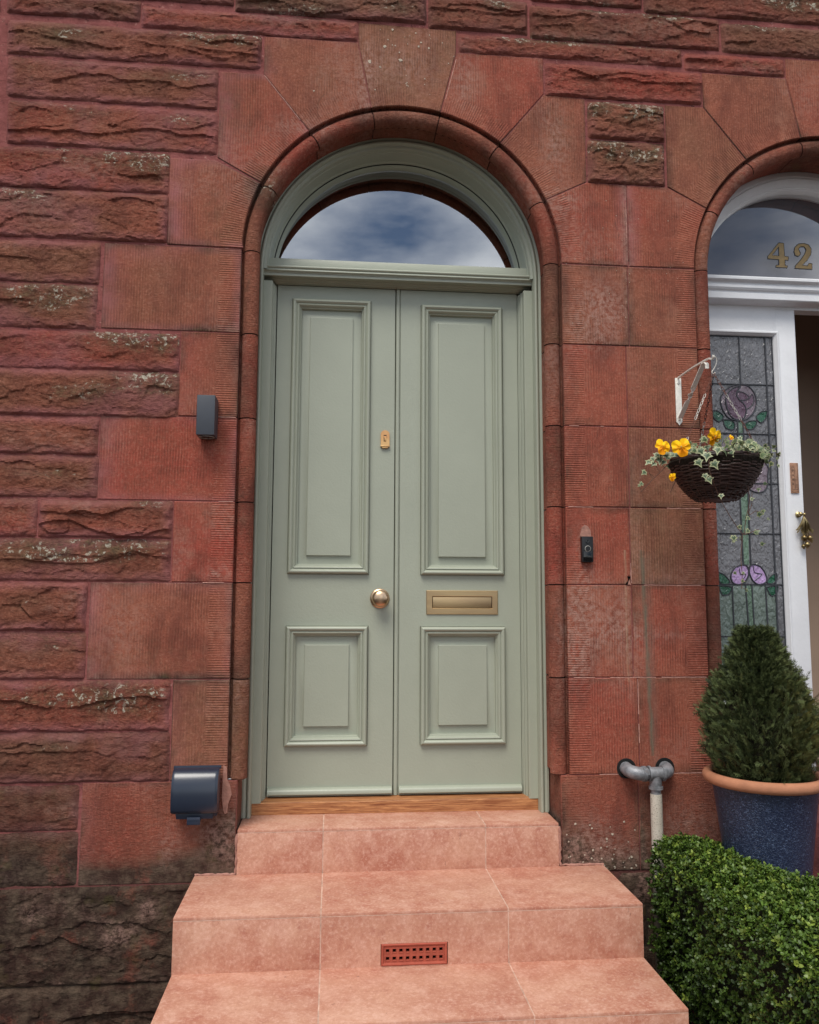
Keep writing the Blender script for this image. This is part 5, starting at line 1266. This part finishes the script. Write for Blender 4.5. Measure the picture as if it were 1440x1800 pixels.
# leaves
def ivy_leaf(mb, c, up_, nrm, size, tone, cream=0.5):
    up_ = Vector(up_).normalized(); nrm = Vector(nrm).normalized(); sd = up_.cross(nrm).normalized(); nrm = sd.cross(up_)
    # five lobes, outline going round from the stalk
    O = [(0.0, -0.28), (0.16, -0.42), (0.40, -0.36), (0.36, -0.14), (0.62, 0.02), (0.34, 0.16), (0.20, 0.30), (0.0, 0.78)]
    out = O+[(-x, y) for x, y in O[-2:0:-1]]
    n = len(out); vs = [Vector(c)+nrm*size*0.04]; A_ = [(tone, 0, 0)]
    for fr_, cr_ in ((0.62, 0.0), (0.66, 1.0), (1.0, 1.0)):
        for x, y in out:
            jx = fr_*x; jy = fr_*y+0.02
            cup = -0.10*(x*x+y*y)*fr_
            vs.append(Vector(c)+sd*jx*size+up_*jy*size+nrm*cup*size); A_.append((tone, cr_*cream*(0.6+0.4*abs(math.sin(x*9+y*7))), 0))
    fs = [(0, 1+i, 1+(i+1) % n) for i in range(n)]
    for r_ in range(2): fs += [(1+r_*n+i, 1+(r_+1)*n+i, 1+(r_+1)*n+(i+1) % n, 1+r_*n+(i+1) % n) for i in range(n)]
    mb.add([tuple(v) for v in vs], fs, M_IVY, A_)
rr = random.Random(11); mb = MB()
cam_v = (Vector((-0.26, -3.09, 0.83))-BC).normalized()
for i in range(150):
    an = rad(rr.uniform(150, 395)); front = 180 < math.degrees(an) < 350
    r = BR*rr.uniform(0.45, 1.10); c = BC+Vector((r*math.cos(an), r*math.sin(an), rr.uniform(-0.014, 0.055) if r < BR*0.9 else rr.uniform(-0.022, 0.028)))
    if c.z < BC.z-0.01 and rr.random() < 0.5: c.z += 0.03
    dr = Vector((math.cos(an), math.sin(an), 0))
    ivy_leaf(mb, c, dr*0.8+Vector((rr.uniform(-.6, .6), rr.uniform(-.3, .3), rr.uniform(-1.0, 0.3))), cam_v+dr*0.3+Vector((rr.uniform(-.6, .6), 0, rr.uniform(-0.1, 0.9))), rr.uniform(0.016, 0.031), rr.random(), 0.35 if rr.random() < 0.6 else 0.8)
for i in range(70):   # right-hand tangle
    c = BC+Vector((rr.uniform(0.06, 0.19), rr.uniform(-0.13, 0.02), rr.uniform(-0.05, 0.040)))
    ivy_leaf(mb, c, (rr.uniform(-1, 1), rr.uniform(-1, .3), rr.uniform(-1, 0.6)), cam_v+Vector((rr.uniform(-.8, .8), 0, rr.uniform(-0.6, 0.8))), rr.uniform(0.011, 0.020), rr.random(), 0.9)
big = [((0.9976, -0.4700, 1.3259), 0.034), ((0.9656, -0.4720, 1.3013), 0.030), ((1.0208, -0.4740, 1.2962), 0.032), ((0.9831, -0.4550, 1.3441), 0.032), ((1.0417, -0.4600, 1.3484), 0.030), ((1.0933, -0.4500, 1.3414), 0.026), ((1.0050, -0.4650, 1.2445), 0.026), ((1.0502, -0.4550, 1.1899), 0.019), ((0.9937, -0.4600, 1.2568), 0.022)]
for c, s in big: ivy_leaf(mb, c, (rr.uniform(-.5, .5), -0.3, -1), cam_v+Vector((rr.uniform(-.3, .3), 0, rr.uniform(0, 0.5))), s, rr.uniform(0.1, 0.5), 0.75)
# trailing stems
def trail(P, leaves, seed, r=0.0013, sz=(0.014, 0.02)):
    S = smooth_line(P, 6); mb.tube([tuple(v) for v in S], r, M_STEM, 5); q = random.Random(seed)
    for k in leaves:
        c = S[int(k*(len(S)-1))]; off = Vector((q.uniform(-.02, .02), -0.006, q.uniform(-.012, .012)))
        mb.tube([tuple(c), tuple(c+off)], 0.0008, M_STEM, 4)
        ivy_leaf(mb, c+off, (q.uniform(-1, 1), -.2, q.uniform(-1, .2)), cam_v+Vector((q.uniform(-.7, .7), 0, q.uniform(-.4, .5))), q.uniform(*sz), q.random(), q.uniform(0.4, 0.95))
trail([(0.9138, -0.3600, 1.3194), (0.8774, -0.3700, 1.2846), (0.8456, -0.3700, 1.2558), (0.8201, -0.3700, 1.2292), (0.8011, -0.3700, 1.2088)], [], 1)
for p_ in ((0.8956, -0.3750, 1.3408), (0.8772, -0.3750, 1.3465), (0.8605, -0.3750, 1.3401), (0.8457, -0.3750, 1.3276), (0.8309, -0.3750, 1.3152), (0.8703, -0.3750, 1.3241), (0.8845, -0.3750, 1.3163), (0.8493, -0.3750, 1.3095)): ivy_leaf(mb, p_, (rr.uniform(-1, 0), -0.2, -0.7), cam_v+Vector((0, 0, rr.uniform(0.2, 0.9))), rr.uniform(0.020, 0.028), rr.uniform(0, 0.5), 0.7)
for p_, s in (((0.8134, -0.3750, 1.2786), 0.022), ((0.8020, -0.3750, 1.2382), 0.017), ((0.7937, -0.3750, 1.2320), 0.012)): ivy_leaf(mb, p_, (-.7, -.2, -.6), cam_v+Vector((0.5, 0, 0.3)), s, 0.3, 0.8)
for p_, q_ in (((0.8711, -0.3700, 1.2805), (0.8499, -0.3740, 1.3157)), ((0.8436, -0.3700, 1.2578), (0.8264, -0.3740, 1.2870)), ((0.8500, -0.3700, 1.2639), (0.8302, -0.3740, 1.2750)), ((0.8032, -0.3700, 1.2108), (0.7920, -0.3740, 1.2322)), ((0.8881, -0.3700, 1.2969), (0.8705, -0.3740, 1.3162))): mb.tube([p_, q_], 0.0009, M_STEM, 4)
trail([(1.0057, -0.4700, 1.3260), (1.0014, -0.4750, 1.2761), (1.0128, -0.4700, 1.2478), (1.0371, -0.4500, 1.2080), (1.0570, -0.4400, 1.1742), (1.0886, -0.4300, 1.1266), (1.1187, -0.4200, 1.0886), (1.1400, -0.4200, 1.0593)], [0.98], 2)
trail([(1.1400, -0.4200, 1.0593), (1.1342, -0.4200, 1.0199), (1.1301, -0.4200, 0.9709), (1.1321, -0.4200, 0.9222), (1.1281, -0.4200, 0.8736)], [0.1, 0.2, 0.75, 0.9, 0.97], 3, 0.0012, (0.010, 0.014))
trail([(1.2086, -0.3600, 1.3397), (1.1875, -0.3800, 1.2442), (1.1912, -0.3800, 1.1836), (1.1761, -0.3800, 1.1230), (1.1652, -0.3800, 1.0628)], [0.5, 0.8], 5)
trail([(1.2009, -0.3800, 1.2141), (1.1991, -0.3800, 1.1736), (1.1848, -0.3800, 1.1331), (1.2202, -0.3700, 1.1488), (1.2322, -0.3700, 1.1348)], [0.95], 6)
trail([(1.1546, -0.4000, 1.0610), (1.1798, -0.4000, 1.0693), (1.2093, -0.4000, 1.0816)], [0.9], 7)
for p_, s, cr_ in (((1.2192, -0.3900, 1.1346), 0.021, 0.5), ((1.2519, -0.3900, 1.1190), 0.012, 0.6), ((1.2060, -0.3900, 1.0724), 0.02, 0.4), ((1.2249, -0.3900, 1.0308), 0.016, 0.5), ((1.1222, -0.3900, 1.0515), 0.024, 0.8), ((1.1445, -0.3900, 1.0896), 0.016, 0.9), ((1.2211, -0.3900, 1.2232), 0.015, 0.4), ((1.2450, -0.3900, 1.2438), 0.014, 0.3), ((1.2549, -0.3900, 1.3211), 0.017, 0.2), ((1.2400, -0.3900, 1.3657), 0.019, 0.8), ((1.2522, -0.3900, 1.3557), 0.016, 0.8), ((1.2185, -0.3900, 1.3550), 0.016, 0.8), ((1.1218, -0.3900, 1.0416), 0.016, 0.6), ((1.1213, -0.3900, 0.9289), 0.013, 0.6), ((1.1970, -0.3900, 1.3444), 0.02, 0.9)):
    ivy_leaf(mb, p_, (rr.uniform(-.7, .7), -.2, rr.uniform(-1, .4)), cam_v+Vector((rr.uniform(-.4, .4), 0, rr.uniform(-.3, .5))), s, rr.uniform(0, 0.4), cr_)
mb.build('ivy', t, smooth=0)
# pansies
def pansy(c, size, face, tilt=0.0, nm='flower'):
    m2 = MB(); nrm = Vector(face).normalized(); up_ = Vector((math.sin(tilt), 0, math.cos(tilt))); sd = up_.cross(nrm).normalized(); up_ = nrm.cross(sd)
    for (ax, ay, rx, ry, dp, tone) in ((-0.42, 0.48, 0.52, 0.50, 0.0, 0.1), (0.42, 0.48, 0.52, 0.50, 0.03, 0.2), (-0.56, -0.02, 0.46, 0.42, 0.07, 0.35), (0.56, -0.02, 0.46, 0.42, 0.09, 0.4), (0.0, -0.52, 0.60, 0.52, 0.13, 0.85)):
        vs = []; A_ = []
        vs.append(Vector(c)+nrm*size*(0.16+dp)); A_.append((min(1, tone+0.3), 0.55, 0))
        for R_ in (0.5, 1.0):
            for k in range(14):
                an = 2*math.pi*k/14; wob = 1+0.07*math.sin(an*5+ax*9)
                x = ax+rx*R_*wob*math.cos(an); y = ay+ry*R_*wob*math.sin(an)
                x *= (0.3+0.7*R_) if R_ < 1 else 1; y *= (0.3+0.7*R_) if R_ < 1 else 1
                d_ = dp+0.10*math.sin(an*3+ay*5)*R_-0.10*(x*x+y*y)
                vs.append(Vector(c)+(sd*x+up_*y+nrm*d_)*size); A_.append((min(1, tone+(0.25 if R_ < 1 else -0.1)), 0.15 if (R_ < 1 and ay < 0.1) else 0, 0))
        fs = [(0, 1+k, 1+(k+1) % 14) for k in range(14)]+[(1+k, 15+k, 15+(k+1) % 14, 1+(k+1) % 14) for k in range(14)]
        m2.add([tuple(v) for v in vs], fs, M_PETAL, A_)
    m2.tube([tuple(Vector(c)-nrm*0.002), tuple(Vector(c)-nrm*0.018-Vector((0, 0, 0.015))), tuple(Vector(c)+Vector((0, 0.02, -0.05)))], 0.0013, M_STEM, 5)
    m2.build(nm, basket, smooth=50)
pansy((0.8715, -0.4000, 1.3639), 0.0275, (0.1, -1, 0.1), 0.35); pansy((0.9214, -0.4400, 1.3555), 0.0315, (-0.3, -1, -0.05), -0.25); pansy((1.0607, -0.4000, 1.4045), 0.0300, (0.35, -1, -0.35), 0.3)
pansy((1.1335, -0.3800, 1.4082), 0.0095, (0.2, -1, 0.2), 0.5); pansy((0.8987, -0.4100, 1.2567), 0.0140, (-1.2, -0.8, -0.2), 0.0)

# ------------------------------------------------------------------ potted conifer
PC = Vector((1.218, -0.350, -0.190))
t = thing('potted_conifer', 'bushy dwarf conifer in a speckled blue glazed pot with a terracotta rim', 'potted plant', None, tuple(PC))
mb = MB()
mb.lathe([(0.0001, 0.0), (0.118, 0.0), (0.124, 0.006), (0.134, 0.10), (0.150, 0.24), (0.166, 0.375), (0.172, 0.402)], PC, M_GLAZE, 64); mb.build('pot', t, smooth=50)
mb = MB(); mb.lathe([(0.170, 0.400), (0.188, 0.402), (0.1965, 0.408), (0.2000, 0.416), (0.2000, 0.426), (0.1960, 0.434), (0.1880, 0.439), (0.1780, 0.439), (0.1710, 0.434), (0.1660, 0.425), (0.1620, 0.400), (0.156, 0.34)], PC, M_RIM, 64); mb.build('pot_rim', t, smooth=60)
mb = MB(); mb.lathe([(0.0001, 0.385), (0.10, 0.383), (0.160, 0.376)], PC, M_SOIL, 32); mb.build('soil', t, smooth=50)
mb = MB(); mb.tube([tuple(PC+Vector((0, 0, 0.38))), tuple(PC+Vector((0.005, 0, 0.6))), tuple(PC+Vector((-0.008, 0, 0.82)))], [0.016, 0.011, 0.004], M_CONCORE, 8)
rr = random.Random(21)
for i in range(60):
    an = rr.uniform(0, 6.283); z0_ = rr.uniform(0.42, 0.78); L_ = 0.14*(0.95-z0_)/0.5+0.02
    mb.tube([tuple(PC+Vector((0, 0, z0_))), tuple(PC+Vector((math.cos(an)*L_*0.6, math.sin(an)*L_*0.6, z0_+0.04))), tuple(PC+Vector((math.cos(an)*L_, math.sin(an)*L_, z0_+0.09)))], [0.004, 0.003, 0.0015], M_CONCORE, 5)
mb.build('trunk', t, smooth=50)
# spray template: flat forked scale-leaf frond in the x-z plane pointing up z
def spray(rnd):
    F = []
    def seg(x, z, an, L_, w_, d):
        dx, dz = math.sin(an), math.cos(an); px__, pz__ = dz, -dx
        F.append([(x-px__*w_, 0.0, z-pz__*w_), (x+px__*w_, 0.0, z+pz__*w_), (x+px__*w_*0.55+dx*L_, d, z+pz__*w_*0.55+dz*L_), (x-px__*w_*0.55+dx*L_, d, z-pz__*w_*0.55+dz*L_)])
        return x+dx*L_, z+dz*L_
    x = z = 0.0; an = 0
    for i in range(5):
        for s in (-1, 1):
            if rnd.random() < 0.9:
                x2, z2 = seg(x, z, an+s*rnd.uniform(0.5, 0.95), 0.0075*(1.15-0.13*i), 0.0011, rnd.uniform(-.002, .002))
                seg(x2, z2, an+s*rnd.uniform(0.1, 0.5), 0.0045, 0.0009, rnd.uniform(-.002, .002))
        x, z = seg(x, z, an, 0.0062, 0.0012, 0); an += rnd.uniform(-.2, .2)
    return np.array(F).reshape(-1, 3)
rnd = random.Random(2); SPR = [spray(rnd) for _ in range(8)]
def scatter(tmpl, n, place, mat, name, parent, seed):
    rs = np.random.RandomState(seed); VS = []; AT = []
    for i in range(n):
        pl = place(rs, i)
        if pl is None: continue
        c, d, size, a = pl; T = tmpl[i % len(tmpl)]
        d = d/np.linalg.norm(d); r = rs.normal(size=3); x = np.cross(d, r); x /= np.linalg.norm(x); y = np.cross(d, x)
        VS.append(c+size*(T[:, :1]*x+T[:, 1:2]*y+T[:, 2:3]*d)); AT.append(np.tile(a, (len(T), 1)))
    V = np.concatenate(VS); n4 = len(V)//4
    m_ = MB(); m_.add(V.tolist(), np.arange(n4*4).reshape(-1, 4).tolist(), mat, np.concatenate(AT), (0, 0, 0))
    return m_.build(name, parent, smooth=0)
def con_r(z):   # crown radius over height above pot base
    zz = np.array([0.36, 0.41, 0.47, 0.547, 0.644, 0.722, 0.78, 0.839, 0.897, 0.930]); r = np.array([0.085, 0.128, 0.170, 0.192, 0.172, 0.140, 0.098, 0.080, 0.056, 0.022])
    return np.interp(z, zz, r)
def con_place(rs, i):
    z = 0.37+0.545*rs.rand()**0.9; an = rs.rand()*2*math.pi
    if math.sin(an) > 0.55 and rs.rand() < 0.5: an = -an
    lump = 0.62+0.60*float(fbm(np.array(an*2.2+5), np.array(z*11.), 3, 3))
    if 0.70 < z < 0.78 and abs(an-0.3) < 0.3: lump += 0.12
    lump *= 0.93+0.10*float(vnoise(np.array(an*6.5), np.array(z*34.), 8))
    if abs(z-0.76) < 0.035 and abs(an-0.1) < 0.35: lump = 1.45-abs(z-0.76)*8
    dep = rs.rand()**2.2
    r = con_r(z)*lump*(1-0.30*dep)*(1.14 if rs.rand() < 0.05 else 1)
    x0_ = -0.018*(z-0.4)/0.5
    c = np.array([PC.x+x0_+r*math.cos(an), PC.y+r*math.sin(an), PC.z+z])
    d = np.array([math.cos(an)*0.75, math.sin(an)*0.75, 0.75])+rs.normal(size=3)*0.33
    yel = max(0, min(1, (math.cos(an-5.6)-0.35)*1.2))*np.interp(z, [0.4, 0.55, 0.7, 0.8], [0.2, 1, 0.7, 0.2])*0.6*(rs.rand() < 0.8)
    return c, d, rs.uniform(0.75, 1.25), (min(1, max(0, rs.rand()*0.9)), yel*rs.rand(), 0)
scatter(SPR, 8200, con_place, M_CON, 'foliage', t, 5)
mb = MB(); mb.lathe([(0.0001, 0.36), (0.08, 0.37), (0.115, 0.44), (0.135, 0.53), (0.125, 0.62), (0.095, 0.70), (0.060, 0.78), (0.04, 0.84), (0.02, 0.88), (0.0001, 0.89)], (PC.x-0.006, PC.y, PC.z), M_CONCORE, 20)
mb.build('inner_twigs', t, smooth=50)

# ------------------------------------------------------------------ box hedge
t = thing('box_hedge', 'clipped dark green box hedge running beside the tiled steps, in front of the blue pot', 'hedge', None, (1.12, -0.9, -0.66))
PLAN = [(0.905, -0.135), (0.985, -0.120), (1.045, -0.150), (1.105, -0.270), (1.170, -0.420), (1.250, -0.600), (1.330, -0.820), (1.360, -1.100), (1.360, -1.700), (1.100, -1.740), (0.920, -1.700), (0.885, -1.400), (0.885, -0.900), (0.885, -0.400)]
seg_l = []; tot = 0
for i in range(len(PLAN)):
    a = Vector(PLAN[i]); b = Vector(PLAN[(i+1) % len(PLAN)]); seg_l.append((tot, (b-a).length, a, b)); tot += (b-a).length
def on_edge(s):
    for s0, L_, a, b in seg_l:
        if s < s0+L_: u = (s-s0)/L_; dd = (b-a).normalized(); return a.lerp(b, u), Vector((-dd.y, dd.x))   # outward: plan runs clockwise
    return a, Vector((1, 0))
def inside(x, y):
    c = False; n = len(PLAN)
    for i in range(n):
        x1, y1 = PLAN[i]; x2, y2 = PLAN[(i+1) % n]
        if (y1 > y) != (y2 > y) and x < (x2-x1)*(y-y1)/(y2-y1)+x1: c = not c
    return c
ZT = -0.004
def edge_d(x, y):
    p = Vector((x, y)); m_ = 9
    for _, L_, a, b in seg_l:
        u = max(0, min(1, (p-a).dot(b-a)/(L_*L_))); m_ = min(m_, (p-a.lerp(b, u)).length)
    return m_
def htop(x, y): return ZT-0.055*max(0, 1-edge_d(x, y)/0.10)**2+0.050*(float(fbm(np.array(x*7.), np.array(y*7.), 9, 3))-0.5)+0.012*math.sin(y*3)
# sprig: rosette of oval leaves pointing outwards
def sprig(rnd):
    F = []
    for k in range(rnd.choice([7, 8, 9, 10])):
        az = k*2.4+rnd.uniform(-.3, .3); el = rnd.uniform(0.15, 1.15) if k > 2 else rnd.uniform(1.0, 1.4)
        d = Vector((math.cos(az)*math.cos(el), math.sin(az)*math.cos(el), math.sin(el))); L_ = rnd.uniform(0.0095, 0.0150); w_ = L_*0.27
        s = d.cross(Vector((0, 0, 1))).normalized(); nn = s.cross(d)
        b = Vector((0, 0, 0.0015*k)); m1 = b+d*L_*0.30; m2 = b+d*L_*0.72-nn*L_*0.05; e = b+d*L_
        F.append([b+s*w_*0.25, m1+s*w_+nn*0.0008, m1-s*w_+nn*0.0008, b-s*w_*0.25]); F.append([m1+s*w_+nn*0.0008, m2+s*w_*0.95, m2-s*w_*0.95, m1-s*w_+nn*0.0008]); F.append([m2+s*w_*0.95, e+s*w_*0.28-nn*0.0012, e-s*w_*0.28-nn*0.0012, m2-s*w_*0.95])
    return np.array([[tuple(v) for v in q] for q in F]).reshape(-1, 3)
rnd = random.Random(3); SG = [sprig(rnd) for _ in range(10)]
def hedge_place(rs, i):
    u = rs.rand()
    if u < 0.40:
        for _ in range(40):
            x = rs.uniform(0.88, 1.36); y = -0.12-1.45*rs.rand()**1.25
            if inside(x, y): break
        else: return None
        z = htop(x, y)-0.035*rs.rand()**1.5
        e = 0.0
        if rs.rand() < 0.02: z += 0.022
        c = np.array([x, y, z+0.002]); d = np.array([0, 0, 1.])+rs.normal(size=3)*0.42; top = 1.0
    else:
        s = rs.rand()*tot; p, nrm = on_edge(s)
        if nrm.y > 0.6 and p.y < -1: return None
        if nrm.x > 0.5 and rs.rand() < 0.6: return None
        z = ZT-0.03-0.55*rs.rand(); bul = 0.040*(float(fbm(np.array(p.y*6.+p.x*3), np.array(z*7.), 4, 3))-0.5)*2
        under = 0.07*max(0, (-0.38-z)/0.2)**1.5
        rnd_top = 0.045*max(0, (z-ZT+0.12)/0.12)**2
        q = -0.035*rs.rand()**1.4+bul-under-rnd_top
        c = np.array([p.x+nrm.x*q, p.y+nrm.y*q, z]); d = np.array([nrm.x, nrm.y, 0.55])+rs.normal(size=3)*0.45; top = 0.25
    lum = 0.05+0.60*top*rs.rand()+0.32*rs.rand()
    new = (0.55*rs.rand() if rs.rand() < (0.24 if top == 1 else 0.08) else 0)
    return c, d, rs.uniform(0.70, 1.12), (min(1, lum), new, 0)
scatter(SG, 15500, hedge_place, M_BOX, 'foliage', t, 8)
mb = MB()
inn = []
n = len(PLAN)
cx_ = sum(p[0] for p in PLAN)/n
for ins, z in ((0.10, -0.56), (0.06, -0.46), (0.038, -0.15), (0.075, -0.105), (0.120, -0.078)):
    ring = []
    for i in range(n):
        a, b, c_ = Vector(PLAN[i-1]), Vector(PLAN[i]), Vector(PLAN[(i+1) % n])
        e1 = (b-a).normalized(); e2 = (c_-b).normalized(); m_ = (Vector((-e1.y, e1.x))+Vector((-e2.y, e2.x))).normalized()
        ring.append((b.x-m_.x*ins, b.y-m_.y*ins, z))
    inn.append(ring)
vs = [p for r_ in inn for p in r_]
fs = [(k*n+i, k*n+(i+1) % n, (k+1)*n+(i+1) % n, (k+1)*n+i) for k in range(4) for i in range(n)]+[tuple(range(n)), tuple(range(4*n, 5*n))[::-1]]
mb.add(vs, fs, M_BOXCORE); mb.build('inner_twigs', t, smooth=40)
mb = MB(); rr = random.Random(8)
for y in np.arange(-0.25, -1.65, -0.14):
    for q in range(2):
        x = rr.uniform(0.96, 1.12)+(0.1 if y < -0.6 else 0); mb.tube([(x, y, -0.665), (x+rr.uniform(-.03, .03), y+rr.uniform(-.03, .03), -0.42)], 0.009, M_CONCORE, 6)
mb.build('stems', t, smooth=50)

# ------------------------------------------------------------------ ground
mb = MB(); N = 12
mb.add([(-400, -800, -0.664), (400, -800, -0.664), (400, 0.3, -0.664), (-400, 0.3, -0.664)], [(0, 1, 2, 3)], M_GROUND)
ground_thing(mb.build('ground', None, smooth=0))
mb = MB(); mb.add([(-0.75, -9, -0.660), (0.76, -9, -0.660), (0.76, -1.05, -0.660), (-0.75, -1.05, -0.660)], [(0, 1, 2, 3)], M_PATH)
ground_thing(mb.build('path', None, smooth=0))
